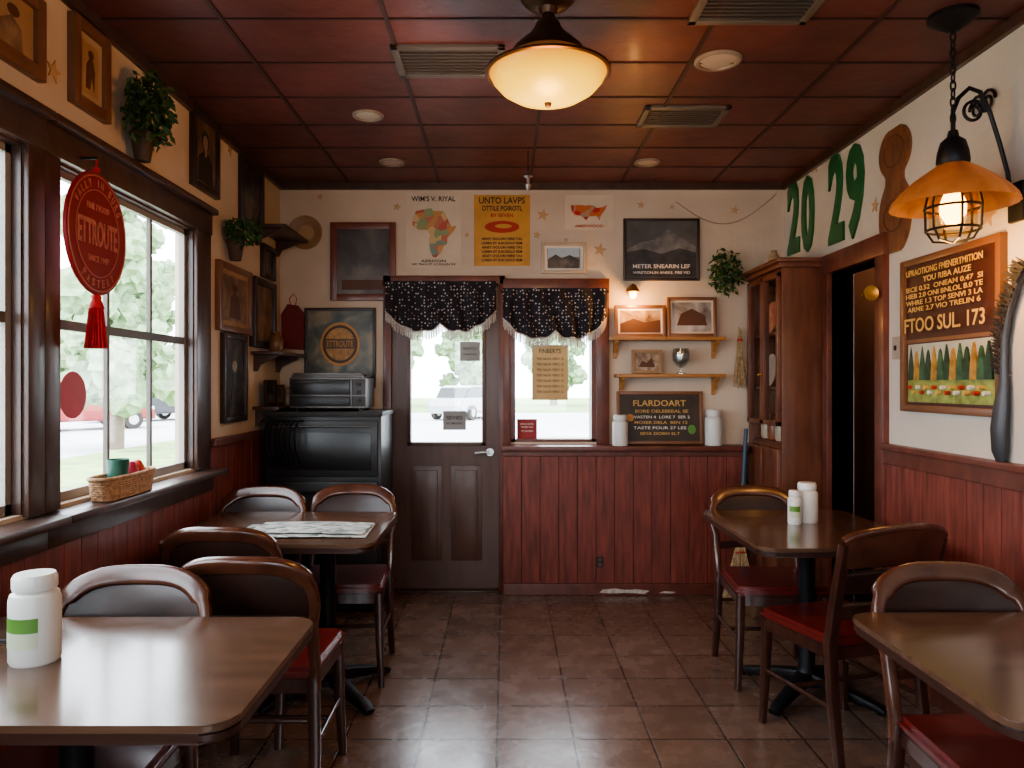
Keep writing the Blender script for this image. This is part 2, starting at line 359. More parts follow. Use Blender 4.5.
b.box(a,a+.03,5,5.15,1,2.02).box(c-.03,c,5,5.15,1,2.02).box(a,c,5,5.15,1,1.02).box(a,c,5,5.15,1.99,2.02); b.obj('casing',r)
B(glass_m).box(a+.02,c-.02,5.06,5.065,1.01,2.0).obj('window_pane',r)
r=root('window_5','unseen window added behind the camera for fill light','window',kind='structure')  # rear opening made up to let sky light in from behind
b=B(trimd_m)
for x in (RWX[0],.08,RWX[1]-.04): b.box(x,x+.04,Y0-.1,Y0-.04,RWZ[0],RWZ[1])
b.box(RWX[0],RWX[1],Y0-.1,Y0-.04,RWZ[0],RWZ[0]+.04).box(RWX[0],RWX[1],Y0-.1,Y0-.04,RWZ[1]-.04,RWZ[1]); b.obj('casing',r)
# ------------------------------------------------------------------ valances
def valance(x0,x1,yt,label):
    d=4.925; X0,X1=bx(x0,d),bx(x1,d); zt=bz(yt,d); w=X1-X0
    r=root('window_valance',label,'curtain',((X0+X1)/2,d,zt),group='dotted valances over the entrance')
    B(iron_m).cyl((-w/2-.015,.03,-.02),(w/2+.015,.03,-.02),.008).obj('curtain_rod',r)
    def bot(u):
        return -(.205+.065*pp_(abs(math.sin(2*PI*u)),.8)+.09*math.sin(PI*u))
    def yy(u,v): return .024*math.sin(u*40+3*math.sin(v*2.2+u*4))*(.35+.65*v)-.012*math.sin(math.pi*u)*v
    f=lambda u,v:Vector((-w/2+w*u,yy(u,v),v*bot(u)+.006*math.sin(u*40)*v))
    B(dots_m).grid(f,120,14).obj('cloth',r,sharp=180)
    b=B(M('fringe_grey',(.50,.44,.40),.9,var=.3,scale=80))
    for i in range(100):
        u=(i+.5)/100; p=f(u,1); L=.056+random.uniform(-.008,.008)
        b.cyl(p+Vector((0,-.003,.008)),p+Vector((random.uniform(-.003,.003),-.003,-L)),.0034,.0026,seg=5)
    b.sweep([f(i/40,1)+Vector((0,-.004,.004)) for i in range(41)],.005,seg=6)
    b.obj('fringe',r)
valance(385,496,281,'dark dotted valance with pale fringe over the door glass')
valance(503,607,288,'dark dotted valance with pale fringe over the side window')
# ------------------------------------------------------------------ chairs
FL=Matrix(((1,0,0,0),(0,0,1,0),(0,-1,0,0),(0,0,0,1)))
def make_chair(label,loc,rz):
    r=root('dining_chair',label,'chair',loc,rz,group='dining chairs at the tables')
    W=.20
    def seat_out(k,w0=.215,w1=.20,dp=.205):
        return [(-w1*k,-dp*k),(w1*k,-dp*k),(w0*k,dp*k*.9),(w0*.8*k,dp*k),(-w0*.8*k,dp*k),(-w0*k,dp*k*.9)]
    B(vinyl_m).prism(seat_out(1),-.472,-.432,.014,mx=FL).obj('seat',r)
    B(wood_m).prism(seat_out(.96),-.434,-.385,.004,mx=FL).obj('apron',r)
    def yb(z): return -.195-.11*max(0,(z-.45))/.42-.02*max(0,(.45-z))/.45
    pts=[]; zs=.68; top=.835
    for z in (.40,.46,.54,.62): pts.append((-W,yb(z),z))
    n=26
    for i in range(n+1):
        t=math.pi*i/n; cx=-math.cos(t); sx=math.sin(t)
        x=math.copysign(abs(cx)**.62,cx)*W*1.07; z=zs+(top-zs)*pp_(sx,.72)
        pts.append((x,yb(z)-.035*(1-(x/W/1.07)**2),z))
    for z in (.62,.54,.46,.40): pts.append((W,yb(z),z))
    nn=len(pts); aa=[.017+(.012 if 8<i<nn-9 else 0) for i in range(nn)]
    B(rim_m).sweep(pts,aa,.017,seg=12,sq=True).obj('back_hoop',r,sharp=60)
    def topz(x):
        q=min(1,abs(x)/(W*1.07)); c=q**(1/.62); return zs+(top-zs)*pp_(1-c*c,.36)
    b=B(vinylk_m)
    def gf(s): 
        def f(u,v):
            x=-W*.98+2*W*.98*u; z0=.655+.012*math.sin(PI*u); z=z0+(topz(x)-.012-z0)*v
            return Vector((x,yb(z)-.035*(1-(x/W/1.07)**2)+s*(.005+.006*pp_(math.sin(math.pi*u),.5)*pp_(math.sin(math.pi*v),.5)),z))
        return f
    b.grid(gf(1),20,10).grid(gf(-1),20,10)
    b.sweep([(gf(1)(i/20,0)+gf(-1)(i/20,0))/2 for i in range(21)],.009,seg=8)
    b.obj('back_panel',r,sharp=120)
    B(wood_m).sweep([(-W,yb(.57),.57),(-W*.5,yb(.57)-.012,.575),(0,yb(.57)-.016,.577),(W*.5,yb(.57)-.012,.575),(W,yb(.57),.57)],.018,.010,seg=12,sq=True).obj('back_rail',r)
    for sx in (-1,1):
        B(wood_m).sweep([(sx*.19,.175,.43),(sx*.195,.18,.2),(sx*.205,.185,0)],[.020,.018,.014],seg=12,sq=True).obj('leg',r)
        B(wood_m).sweep([(sx*W*.97,yb(.45),.45),(sx*W,yb(.2),.2),(sx*W*1.03,yb(0)-.03,0)],[.019,.018,.015],seg=12,sq=True).obj('leg',r)
        B(wood_m).cyl((sx*.197,.18,.22),(sx*W,yb(.22),.22),.009,seg=10).obj('stretcher',r)
    B(wood_m).cyl((-.2,0,.22),(.2,0,.22),.009,seg=10).obj('stretcher',r)
    B(wood_m).cyl((-W,yb(.3),.3),(W,yb(.3),.3),.009,seg=10).obj('stretcher',r)
    return r
ch=make_chair('dark wooden hoop-back chair with red seat tucked under the window table',(-1.06,1.83,0),PI)
dup(ch,(-.815,2.60,0),0,'dark wooden hoop-back dining chair with dark red vinyl seat')
dup(ch,(-1.07,3.07,0),0,'dark wooden hoop-back chair tucked under the table holding newspapers')
dup(ch,(-.78,3.58,0),PI+.04,'dark wooden hoop-back dining chair with dark red vinyl seat')
dup(ch,(-1.235,3.50,0),PI,'dark wooden hoop-back dining chair with dark red vinyl seat')
dup(ch,(1.27,3.54,0),PI-.04,'dark wooden hoop-back chair at the table holding white bottles')
dup(ch,(1.29,1.87,0),PI,'dark wooden hoop-back dining chair with dark red vinyl seat')
r=root('dining_chair','broad-railed wooden chair with dark red seat turned from its table','chair',(1.31,2.93,0),.30,group='dining chairs at the tables')
so=[(-.2,-.205),(.2,-.205),(.215,.185),(.17,.205),(-.17,.205),(-.215,.185)]
B(vinyl_m).prism(so,-.472,-.432,.014,mx=FL).obj('seat',r)
B(wood_m).prism([(x*.96,y_*.96) for x,y_ in so],-.434,-.385,.004,mx=FL).obj('apron',r)
def yq_(z): return -.2-.10*max(0,z-.45)/.42-.03*max(0,.45-z)/.45
for sx in (-1,1):
    B(wood_m).sweep([(sx*.20,yq_(0)-.02,0),(sx*.2,yq_(.25),.25),(sx*.2,yq_(.45),.45),(sx*.21,yq_(.65),.65),(sx*.215,yq_(.83),.83)],[.017,.020,.022,.022,.020],[.015,.017,.019,.018,.016],seg=12,sq=True).obj('back_post',r)
    B(wood_m).sweep([(sx*.19,.175,.43),(sx*.195,.18,.2),(sx*.205,.185,0)],[.019,.017,.013],seg=12,sq=True).obj('leg',r)
    B(wood_m).cyl((sx*.197,.18,.22),(sx*.2,yq_(.22),.22),.009,seg=10).obj('stretcher',r)
def hb(u): return .045*pp_(math.sin(PI*u),.55)
def panel(z0,z1,nm,mat,th,topbow,bow=.035,b0=.3):
    b=B(mat)
    def P_(u,v,o): 
        z=z0+(z1-z0)*v+topbow*hb(u)*(b0+(1-b0)*v); x=-.222+.444*u
        return Vector((x,yq_(z)-bow*math.sin(PI*u)+o,z))
    for o in (-th,th): b.grid(lambda u,v,o=o:P_(u,v,o),20,4)
    b.sweep([P_(i/20,0,0) for i in range(21)],th,seg=8).sweep([P_(i/20,1,0) for i in range(21)],th*1.25,seg=8); b.obj(nm,r,sharp=60)
panel(.745,.840,'top_rail',rim_m,.014,1)
panel(.650,.705,'middle_rail',vinylk_m,.010,.4)
panel(.555,.600,'lower_rail',wood_m,.010,0)
B(wood_m).cyl((-.2,0,.22),(.2,0,.22),.009,seg=10).obj('stretcher',r)
# ------------------------------------------------------------------ tables
def table(x0,x1,y0,y1,label,px=None):
    cx,cy=(x0+x1)/2,(y0+y1)/2; w,d=(x1-x0)/2,(y1-y0)/2
    r=root('dining_table',label,'table',(cx,cy,0),group='dining tables along the walls')
    def rr(w,d,R,n=6):
        o=[]
        for sx,sy,a0 in ((1,1,0),(-1,1,90),(-1,-1,180),(1,-1,270)):
            for i in range(n+1):
                a=math.radians(a0+90*i/n); o.append((sx*(w-R)+R*math.cos(a),sy*(d-R)+R*math.sin(a)))
        return o
    B(table_m).prism(rr(w,d,.06),-.75,-.735,.003,mx=FL).obj('tabletop',r)
    B(tedge_m).prism(rr(w-.002,d-.002,.06),-.736,-.712,.006,mx=FL).obj('edge_trim',r)
    qx=(px-cx) if px is not None else 0
    B(iron_m).lathe([(0,.715),(.16,.712),(.16,.70),(.05,.685),(.036,.66),(.036,.12),(.05,.09),(.07,.07),(.07,.05),(0,.05)],24,(qx,0,0)).obj('column',r)
    b=B(iron_m)
    for k in range(4):
        a=math.radians(90*k+45) ; c,s=math.cos(a),math.sin(a); L=.33
        b.sweep([(qx,0,.08),(qx+c*.12,s*.12,.062),(qx+c*L*.9,s*L*.9,.028),(qx+c*L,s*L,.014)],[.030,.026,.016,.013],[.034,.030,.026,.024],seg=12,sq=True)
        b.cyl((qx+c*(L-.02),s*(L-.02),0),(qx+c*(L-.02),s*(L-.02),.02),.014,seg=12)
    b.obj('base',r); return r
table(-1.47,-.515,1.39,2.04,'brown wood-grain cafe table with rounded corners by the window')
table(-1.41,-.53,2.96,3.72,'brown wood-grain cafe table with newspapers on it',px=-.80)
table(1.0,1.72,2.89,3.78,'brown wood-grain cafe table with white bottles on it',px=1.36)
table(.955,1.84,1.39,2.08,'brown wood-grain cafe table by the wainscot')
# ------------------------------------------------------------------ canisters
def canister(x,y,z,h,rad,label,green=True,facing=-1.9):
    r=root('canister',label,'container',(x,y,z),group='white plastic canisters')
    B(white_m).lathe([(0,0),(rad*.93,0),(rad,h*.04),(rad,h*.70),(rad*.93,h*.77),(rad*.72,h*.81),(rad*.72,h*.83),(0,h*.83)],36).obj('body',r)
    B(white_m).lathe([(0,h*.815),(rad*.84,h*.82),(rad*.86,h*.84),(rad*.86,h*.95),(rad*.78,h*.99),(0,h)],72,rib=.012,nrib=24).obj('lid',r)
    if green:
        def pf(z0,z1,rr): 
            return lambda u,v:Vector((rr*math.cos(facing+(u-.5)*1.7),rr*math.sin(facing+(u-.5)*1.7),z0+(z1-z0)*v))
        b=B(green_m).grid(pf(h*.38,h*.54,rad*1.012),14,1); b.use(M('label_pale',(.50,.55,.40),.6)).grid(pf(h*.20,h*.38,rad*1.012),14,1)
        b.obj('paper_label',r,label='green and white printed label')
    return r
canister(bx(35,1.72),1.72,.75,.205,.054,'white plastic canister with small green label on the window table',facing=-1.75)
canister(bx(807,3.45),3.45,.75,.185,.048,'plain white plastic bottle beside a smaller labelled one',False)
canister(bx(792,3.43),3.40,.75,.155,.030,'small white bottle with green label on the table',facing=-1.9)
canister(bx(620,4.9),4.897,.985,.205,.052,'white ribbed canister on the ledge',False)
canister(bx(714,4.9),4.915,.985,.24,.056,'white canister on the ledge beside the framed sign',False)
b=B(iron_m).sweep([(-.16,0,.006),(-.03,0,.004),(0,0,.005),(.03,0,.006),(.055,0,.006)],[.003,.003,.005,.004,.002],[.005,.005,.016,.018,.004],seg=10)
tag(b.obj('spoon',loc=(bx(20,1.80),1.84,.752),rot=(0,0,.1)),'dark metal spoon lying on the table','spoon')
news_m=cells('newsprint',[(.45,.46,.44),(.20,.22,.20),(.50,.50,.47),(.10,.14,.12),(.42,.40,.34),(.30,.33,.32),(.55,.55,.52)],26,stretch=(1,2.2,1))
for i,(px_,dy,rz,w,h) in enumerate(((306,3.22,.03,.56,.30),(312,3.25,-.03,.50,.26))):
    b=B(news_m)
    def f(u,v,w=w,h=h,i=i): return Vector((-w/2+w*u,-h/2+h*v,.002+.004*math.sin(u*PI)))
    b.grid(f,16,4).grid(lambda u,v:f(u,v)-Vector((0,0,.0025)),16,4)
    tag(b.obj('newspaper',loc=(bx(px_,dy),dy,.752+i*.006),rot=(0,0,rz)),'folded patterned newspaper on the table','newspaper',group='newspapers on the table')
# ------------------------------------------------------------------ pictures
def picture(place,label,frame=dkfr_m,fw=.03,t=.03,bg=paper_m,shapes=(),texts=(),matte=None,name='framed_picture',cat='picture',mw=.04,lean=0):
    loc,w,h,rz=place
    r=root(name,label,cat,loc,rz)
    if lean: r.rotation_euler=(-lean,0,rz)
    if frame:
        b=B(frame); b.box(-w/2,-w/2+fw,-t,0.001,-h/2,h/2,.004).box(w/2-fw,w/2,-t,0.001,-h/2,h/2,.004).box(-w/2+fw*.9,w/2-fw*.9,-t*.98,0.001,h/2-fw,h/2,.004).box(-w/2+fw*.9,w/2-fw*.9,-t*.98,0.001,-h/2,-h/2+fw,.004)
        b.obj('frame',r); yb=-t*.45
    else: yb=-.002; fw=0
    iw,ih=w/2-fw*.9,h/2-fw*.9
    b=B(matte or bg); b.box(-iw,iw,yb,0.001,-ih,ih)
    if matte: b.use(bg).box(-iw+mw,iw-mw,yb-.001,yb,-ih+mw,ih-mw)
    k=2
    for s in shapes:
        b.use(s[0]); y1=yb-.0008*k; k+=1
        if s[1]=='e':
            _,_,cx,cz,rx,rz_=s; b.prism([(cx*iw+rx*iw*math.cos(a*PI/14),cz*ih+rz_*ih*math.sin(a*PI/14)) for a in range(28)],y1,yb)
        elif s[1]=='p': b.prism([(x*iw,z_*ih) for x,z_ in s[2]],y1,yb)
        elif s[1]=='r': b.box(s[2]*iw,s[3]*iw,y1,yb,s[4]*ih,s[5]*ih)
    b.obj('print',r)
    yt=yb-.0008*(k+1)
    for (st,x,z_,tw,th,m) in texts: text(r,st,x*iw,z_*ih,tw*iw*2,th*ih*2,m,y=yt+.0004,ext=.0008+.0004*k if not frame else .001)
    return r
skin=M('portrait_tone',(.30,.20,.13),.5); sep=art('sepia_art',(.06,.035,.02),(.17,.10,.055),(.32,.21,.12),7)
dark_art=art('dark_art',(.012,.012,.014),(.04,.035,.03),(.14,.12,.10),8)
grey_art=art('grey_art',(.10,.09,.08),(.30,.27,.24),(.55,.52,.48),6)
tan=M('tan_print',(.36,.22,.115),.6,var=.2); brn=M('brown_shape',(.10,.04,.02),.6)
picture(onback(331,223,396,301),'brown framed dark mirror-like print on the plaster wall',M('frame_redbrown',(.16,.045,.025),.4,coat=.3),.045,.03,art('dusk',(.05,.045,.045),(.10,.09,.085),(.20,.17,.15),3),[(brn,'r',-.8,.8,-.85,-.55)])
AF=[(-.9,.55),(-.75,.85),(-.3,.95),(-.1,.98),(0,.85),(.35,.85),(.5,.8),(.65,.4),(.78,.15),(1,.2),(.88,-.05),(.6,-.35),(.6,-.6),(.45,-.72),(.3,-1.05),(.1,-1.25),(-.05,-1.2),(-.15,-.9),(-.2,-.5),(-.15,-.2),(-.3,0),(-.65,0),(-.9,.2)]
mapc=cells('map_colours',[(.45,.12,.08),(.50,.26,.10),(.26,.32,.17),(.48,.17,.11),(.54,.40,.20),(.20,.27,.22)],19,stretch=(1,.01,1))
picture(onback(406,193,461,267),'cream paper poster with a coloured continent map',None,bg=paper_m,shapes=[(mapc,'p',[(x*.84,z_*.60) for x,z_ in AF])],texts=[("WIM'S V. RIYAL",0,.84,.8,.07,ink_m),('AERIVON',0,-.84,.45,.035,ink_m),('WE TRAN ET LO KALEN DE',0,-.93,.8,.03,ink_m)],name='map_poster',cat='poster')
picture(onback(474,195,530,266),'yellow poster with dark red lettering and a small red map',None,bg=yellow_m,shapes=[(inkr_m,'e',0,.10,.62,.17),(yellow_m,'e',.05,.12,.30,.06)],texts=[('UNTO LAVPS',0,.84,.82,.09,ink_m),('OTTILE POIROTL',0,.62,.72,.07,ink_m),('BY SEVEN',0,.42,.4,.05,inkr_m)]+[('LOREN ET SUN DOLO REM' if i%2 else 'ARIET DOLON VERE TAS',0,-.24-i*.12,.72,.035,ink_m) for i in range(6)],name='wall_poster',cat='poster')
US=[(-1,.55),(-.97,0),(-.8,-.4),(-.45,-.5),(-.15,-.9),(0,-.55),(.42,-.5),(.58,-.95),(.66,-.45),(.9,.1),(1,.6),(.8,.35),(.45,.25),(.25,.5)]
picture(onback(565,195,613,230),'pale paper map poster with red regions',None,bg=paper_m,shapes=[(cells('map_reds',[(.45,.03,.03),(.5,.14,.04),(.40,.25,.15),(.35,.02,.03)],24,stretch=(1,.01,1)),'p',[(x*.75,z_*.6+.1) for x,z_ in US])],texts=[('AMERWOOD',0,-.78,.6,.08,inkr_m)],name='map_poster',cat='poster')
picture(onback(541,243,586,274),'small framed landscape photograph in pale frame',M('frame_pale',(.45,.36,.26),.5),.022,.025,grey_art,[(M('sky_blue_print',(.35,.45,.52),.5),'r',-.8,.8,.1,.8),(dark_art,'p',[(-.8,-.1),(-.4,.3),(-.1,.0),(.3,.25),(.8,-.1),(.8,-.8),(-.8,-.8)])],matte=paperw_m,mw=.02)
mt=M('mountain_grey',(.15,.14,.135),.5,var=.5,scale=14); mtd=M('mountain_dark',(.04,.038,.038),.5,var=.5,scale=14)
picture(onback(623,219,699,281),'dark framed mountain landscape print with lettering',dkfr_m,.018,.025,M('sky_print',(.09,.088,.085),.4,var=.35,scale=6),[(mt,'p',[(-.97,.0),(-.6,.25),(-.2,.35),(.2,.72),(.45,.5),(.97,.1),(.97,-.9),(-.97,-.9)]),(mtd,'p',[(-.97,-.1),(-.5,.02),(0,-.15),(.5,.05),(.97,-.1),(.97,-.95),(-.97,-.95)])],[('METER SNEARIN LEF',0,-.58,.8,.07,inkw_m),('WIRETION.IN ANEKE. FIRE VID',0,-.80,.8,.045,inkw_m)])
orange_m=M('orange_ring',(.52,.25,.06),.5)
picture(onback(305,308,376,388),'dark framed print of a round yellow-orange emblem',dkfr_m,.02,.025,art('teal_art',(.03,.04,.03),(.10,.10,.07),(.26,.20,.12),7),[(orange_m,'e',0,.10,.60,.58),(M('dark_disc',(.05,.025,.015),.5),'e',0,.10,.53,.51),(M('emblem_tan',(.42,.22,.07),.5,var=.4,scale=30),'e',0,.10,.46,.44),(M('dark_disc2',(.10,.05,.02),.5),'r',-.48,.48,-.02,.24)],[('ETTROUTE',0,.11,.40,.085,orange_m),('PASTERY',0,-.78,.6,.09,orange_m)])
def sheet(x0,y0,x1,y1,y,mat,label,lines=(),name='paper_notice'):
    loc,w,h,rz=onback(x0,y0,x1,y1,y)
    r=root(name,label,'notice',loc); B(mat).box(-w/2,w/2,-.001,.001,-h/2,h/2).obj('sheet',r)
    for st,z_,tw,th,m in lines: text(r,st,0,z_*h/2,tw*w,th*h,m,y=-.0008)
gn=M('grey_notice',(.30,.29,.28),.7)
sheet(460,342,480,361,5.018,gn,'small grey paper notice taped to the door glass',[('OPEN 9 TO 5',.3,.7,.15,ink_m),('THANK YOU',-.3,.7,.12,ink_m)])
sheet(443,411,466,430,5.018,gn,'small grey paper notice low on the door glass',[('SEVIES',.3,.7,.2,ink_m),('NO SMOKING',-.3,.7,.12,ink_m)])
sheet(532,345,568,400,5.055,M('menu_tan',(.55,.38,.18),.7),'tan printed menu sheet taped inside the glass',[('FINBERTS',.78,.6,.08,ink_m)]+[('TEN SALIN VERO 12',.5-.2*i,.75,.045,ink_m) for i in range(7)],'menu_sheet')
sheet(517,419,537,439,5.055,M('red_notice',(.28,.03,.03),.6),'small red printed notice in the window corner',[('SERIVE NOTEL',.5,.7,.08,inkw_m),('POLEN VAS',.2,.6,.08,inkw_m),('TE 24 SEN',-.2,.6,.08,inkw_m)])
oakf=M('frame_oak',(.17,.075,.035),.4,coat=.2)
picture(onleft(-30,-25,38,62),'wooden framed painting of a seated figure',oakf,.045,.03,tan,[(brn,'e',.1,.4,.25,.2),(sep,'p',[(-.5,-.9),(-.4,-.1),(0,.2),(.4,-.1),(.5,-.9)])])
picture(onleft(67,26,104,113),'wooden framed painting of a dark figure on tan ground',oakf,.04,.03,tan,[(brn,'e',.05,.45,.22,.13),(brn,'p',[(-.35,-.6),(-.3,.1),(-.05,.35),(.2,.3),(.35,0),(.3,-.6),(.1,-.2),(-.05,-.6)])],matte=M('matte_tan',(.42,.30,.19),.7),mw=.03)
picture(onleft(189,113,215,192),'black framed portrait photograph',dkfr_m,.03,.03,sep,[(ink_m,'e',0,.35,.36,.30),(skin,'e',0,.28,.22,.22),(ink_m,'p',[(-.7,-.9),(-.6,-.2),(-.15,.02),(.15,.02),(.6,-.2),(.7,-.9)]),(skin,'e',0,-.02,.10,.12)])
picture(onleft(238,163,260,228),'dark framed narrow print near the corner',dkfr_m,.035,.03,dark_art)
picture(onleft(260,246,272,279),'small dark framed print near the corner',dkfr_m,.03,.03,dark_art)
picture(onleft(215,266,248,333),'oak framed sepia print of a figure',oakf,.035,.03,sep,[(brn,'e',0,.4,.2,.16),(brn,'p',[(-.4,-.7),(-.25,.1),(0,.25),(.25,.1),(.4,-.7)])],matte=tan,mw=.03)
picture(onleft(220,334,243,422),'tall black framed dark print',dkfr_m,.03,.03,dark_art,[(grey_art,'e',0,.3,.25,.14),(mtd,'p',[(-.4,-.7),(-.2,.1),(.2,.1),(.4,-.7)])])
picture(onleft(249,280,271,348),'dark framed small picture above a wall shelf',dkfr_m,.04,.04,sep)
pl=((XR,(dr(906)+dr(1008))/2,1.615),dr(906)-dr(1008),.70,-PI/2)
mar=M('sign_maroon',(.060,.018,.013),.5)
fh=M('frame_honey',(.17,.075,.034),.4,coat=.15)
trm=(M('paint_tree0',(.015,.05,.025),.5,var=.4,scale=30),M('paint_tree1',(.36,.20,.04),.5,var=.4,scale=30),M('paint_tree2',(.03,.09,.04),.5,var=.4,scale=30))
r=picture(pl,'oak framed sign with yellow lettering over a painting of trees',fh,.032,.03,mar,
 [(fh,'r',-.99,.99,-.11,-.06),(M('paint_sky',(.42,.42,.34),.5),'r',-.94,.94,-.95,-.13),(M('paint_grass',(.24,.28,.07),.5,var=.4,scale=30),'r',-.94,.94,-.95,-.60)]
 +[(trm[i%3],'p',[(-.86+i*.143-.075,-.64),(-.86+i*.143-.06,-.42),(-.86+i*.143-.025,-.26),(-.86+i*.143,-.17-.05*(i%2)),(-.86+i*.143+.025,-.26),(-.86+i*.143+.06,-.42),(-.86+i*.143+.075,-.64)]) for i in range(13)]
 +[((inkr_m,inky_m,inkw_m)[i%3],'e',-.86+i*.10,-.74-.07*(i%2),.028,.028) for i in range(18)],
 [('UPRAOTIONG FMENERTMITION',0,.87,.84,.045,inky_m),('YOU RIBA AUZE',.1,.75,.52,.04,inky_m),('IECE 0.52  ONEAM 0.47  SI',0,.635,.84,.034,inky_m),('HIEB 2.0 ONI BNLOL B.0 TE',0,.54,.84,.034,inky_m),('WHRE 1.3 TOP SENVI 3 LA',0,.445,.84,.034,inky_m),('ARME 2.7 VIO TRELIN 6',0,.35,.80,.034,inky_m),('FTOO SUL. 173',0,.13,.88,.10,inky_m)],name='wall_sign',cat='sign')
def digit(st,x0,y0,x1,y1,label):
    loc,w,h,rz=onright(x0,y0,x1,y1); r=root('wall_digit',label,'number',loc,rz,group='green digits on the wall')
    text(r,st,0,0,w,h,grn_m,y=0.001,name='digit',ext=.014,bold=.03)
digit('2',789,180,800.5,254,'tall green numeral two on the plaster wall'); digit('0',803,175,815,252,'tall green numeral zero on the plaster wall')
digit('2',830,152,845,243,'tall green numeral two beside a nine'); digit('9',848,143,865,238,'tall green numeral nine on the plaster wall')
def star(place,s):
    loc,w,h,rz=place
    o=[(s*(1 if k%2==0 else .42)*math.sin(k*PI/5+.2),s*(1 if k%2==0 else .42)*math.cos(k*PI/5+.2)) for k in range(10)]
    tag(B(gold_m).prism(o,-.004,.001).obj('wall_star',loc=loc,rot=(0,0,rz)),'small tan paper star on the plaster wall','decoration',group='paper stars on the walls')
for x,y_,s in ((543,215,.045),(600,250,.05),(537,235,.03),(566,240,.02),(397,207,.03),(467,235,.02),(641,205,.03),(735,210,.03),(672,207,.02),(320,197,.025)): star(onback(x-1,y_-1,x+1,y_+1),s)
star(onleft(52,70,54,72),.04); star(onleft(229,148,230,150),.04); star(onright(815,165,816,166),.05); star(onright(988,215,989,216),.05); star(onright(875,205,876,206),.04)
# ------------------------------------------------------------------ shelves on far wall
def shelf(x0,x1,yt,label):
    d=4.90; X0,X1=bx(x0,d),bx(x1,d); z=bz(yt,d)
    r=root('wall_shelf',label,'shelf',((X0+X1)/2,5,z),group='pine shelves on the far wall'); w=(X1-X0)/2
    B(pine_m).box(-w,w,-.15,.001,-.022,0,.004).obj('board',r)
    for sx in (-1,1):
        o=[(0,-.02),(-.12,-.02),(-.125,-.035),(-.10,-.05),(-.08,-.045),(-.06,-.07),(-.045,-.10),(-.02,-.10),(-.018,-.135),(0,-.14)]
        mx=Matrix.Translation((sx*(w-.045),0,0))@Matrix.Rotation(PI/2,4,'Z')
        B(pine_m).prism([(x,z_) for x,z_ in o],-.012,.012,.002,mx=mx).obj('bracket',r)
    return z,r
z1,_=shelf(610,724,337,'pine wall shelf with scalloped brackets holding framed pictures')
z2,_=shelf(616,724,374,'lower pine wall shelf with scalloped brackets')
def stand_pic(x0,y0,x1,y1,zb,label,bg,fr,shapes=(),texts=(),d=4.93,matte=None,**k):
    X0,X1=bx(x0,d),bx(x1,d); h=(y1-y0)*d/F
    return picture(((((X0+X1)/2),d+.02,zb+h/2+.002),X1-X0,h,0),label,fr,.022,.02,bg,shapes,texts,matte=matte,lean=.06,**k)
stand_pic(615,305,666,337,z1,'oak framed landscape picture standing on the shelf',art('warm_art',(.10,.05,.03),(.35,.22,.12),(.55,.42,.28),9),oakf,[(brn,'p',[(-.9,-.2),(-.3,.2),(.2,-.1),(.9,.1),(.9,-.9),(-.9,-.9)])],matte=paperw_m,mw=.015)
stand_pic(667.5,297,717,337,z1,'oak framed picture standing beside another on the shelf',grey_art,oakf,[(brn,'p',[(-.7,-.5),(-.5,.2),(0,.5),(.6,.1),(.7,-.5)])],matte=paper_m,mw=.015)
stand_pic(617,391,703,444,.985,'brown framed chalk sign with yellow lettering on the ledge',M('board_dark',(.045,.03,.02),.5,var=.3),M('frame_tan_brown',(.20,.085,.04),.4),[(orange_m,'e',-.74,0,.10,.16),(green_m,'e',.80,-.5,.10,.2)],[('FLARDOART',0,.62,.66,.13,inky_m),('EORE OELEBEEAL SE',.05,.28,.66,.065,inky_m),('VASTEN 4  LORE 7  SER 2',.05,.03,.7,.06,inkw_m),('MOSER DELA  BEN 12',.03,-.20,.66,.06,inky_m),('TASTE POUR 27 LES',0,-.43,.66,.06,inkw_m),('SEVA DORN ELT',0,-.67,.5,.06,inky_m)],d=4.963,name='framed_sign',cat='sign')
zb=z2
stand_pic(632,350,662,374,z2,'small tan framed picture standing on the lower shelf',art('warm_art2',(.12,.07,.05),(.30,.20,.13),(.48,.38,.28),16),M('frame_tan',(.34,.20,.10),.5),[(brn,'p',[(-.7,-.6),(-.4,.1),(0,-.1),(.4,.4),(.7,-.6)])],d=4.92)
r=root('glass_goblet','clear cut-glass goblet on the pine shelf','glass',(bx(681,4.9),4.9,zb))
B(jar_m).lathe([(0,0),(.035,.002),(.035,.006),(.008,.015),(.010,.04),(.035,.06),(.055,.09),(.057,.13),(.050,.17),(.048,.17),(.053,.13),(.050,.09),(0,.05)],24).obj('bowl',r)
B(M('dried_flowers',(.45,.42,.38),.5,var=.5,scale=50)).ball((0,0,.115),.040).obj('filling',r)
warm=M('lamp_glow',(1,.6,.2),.4,emis=9,ecol=(1.0,.46,.09))
sx,sz=bx(633,4.9),bz(292,4.9)
r=root('wall_sconce','small warm glowing wall lamp above the shelf','lamp',(sx,5,sz))
B(brass_m).cyl((0,.001,.02),(0,-.015,.02),.03).sweep([(0,-.01,.02),(0,-.06,.03),(0,-.09,.055),(0,-.10,.04)],.006,seg=8).obj('arm',r)
B(M('sconce_cap',(.35,.18,.06),.4,metal=.5)).lathe([(.012,.05),(.02,.045),(.045,0.0),(.043,0),(.018,.043)],20,(0,-.10,0)).obj('shade',r)
B(warm).ball((0,-.10,-.008),.027,(1,1,1.3)).obj('bulb',r)
def plight(n,loc,e,col,rad=.05):
    l=bpy.data.lights.new(n,'POINT'); l.energy=e; l.color=col; l.shadow_soft_size=rad; o=bpy.data.objects.new(n,l); o.location=loc; bpy.context.scene.collection.objects.link(o); return o
plight('sconce_light',(sx,4.86,sz-.06),7,(1,.50,.15),.02)
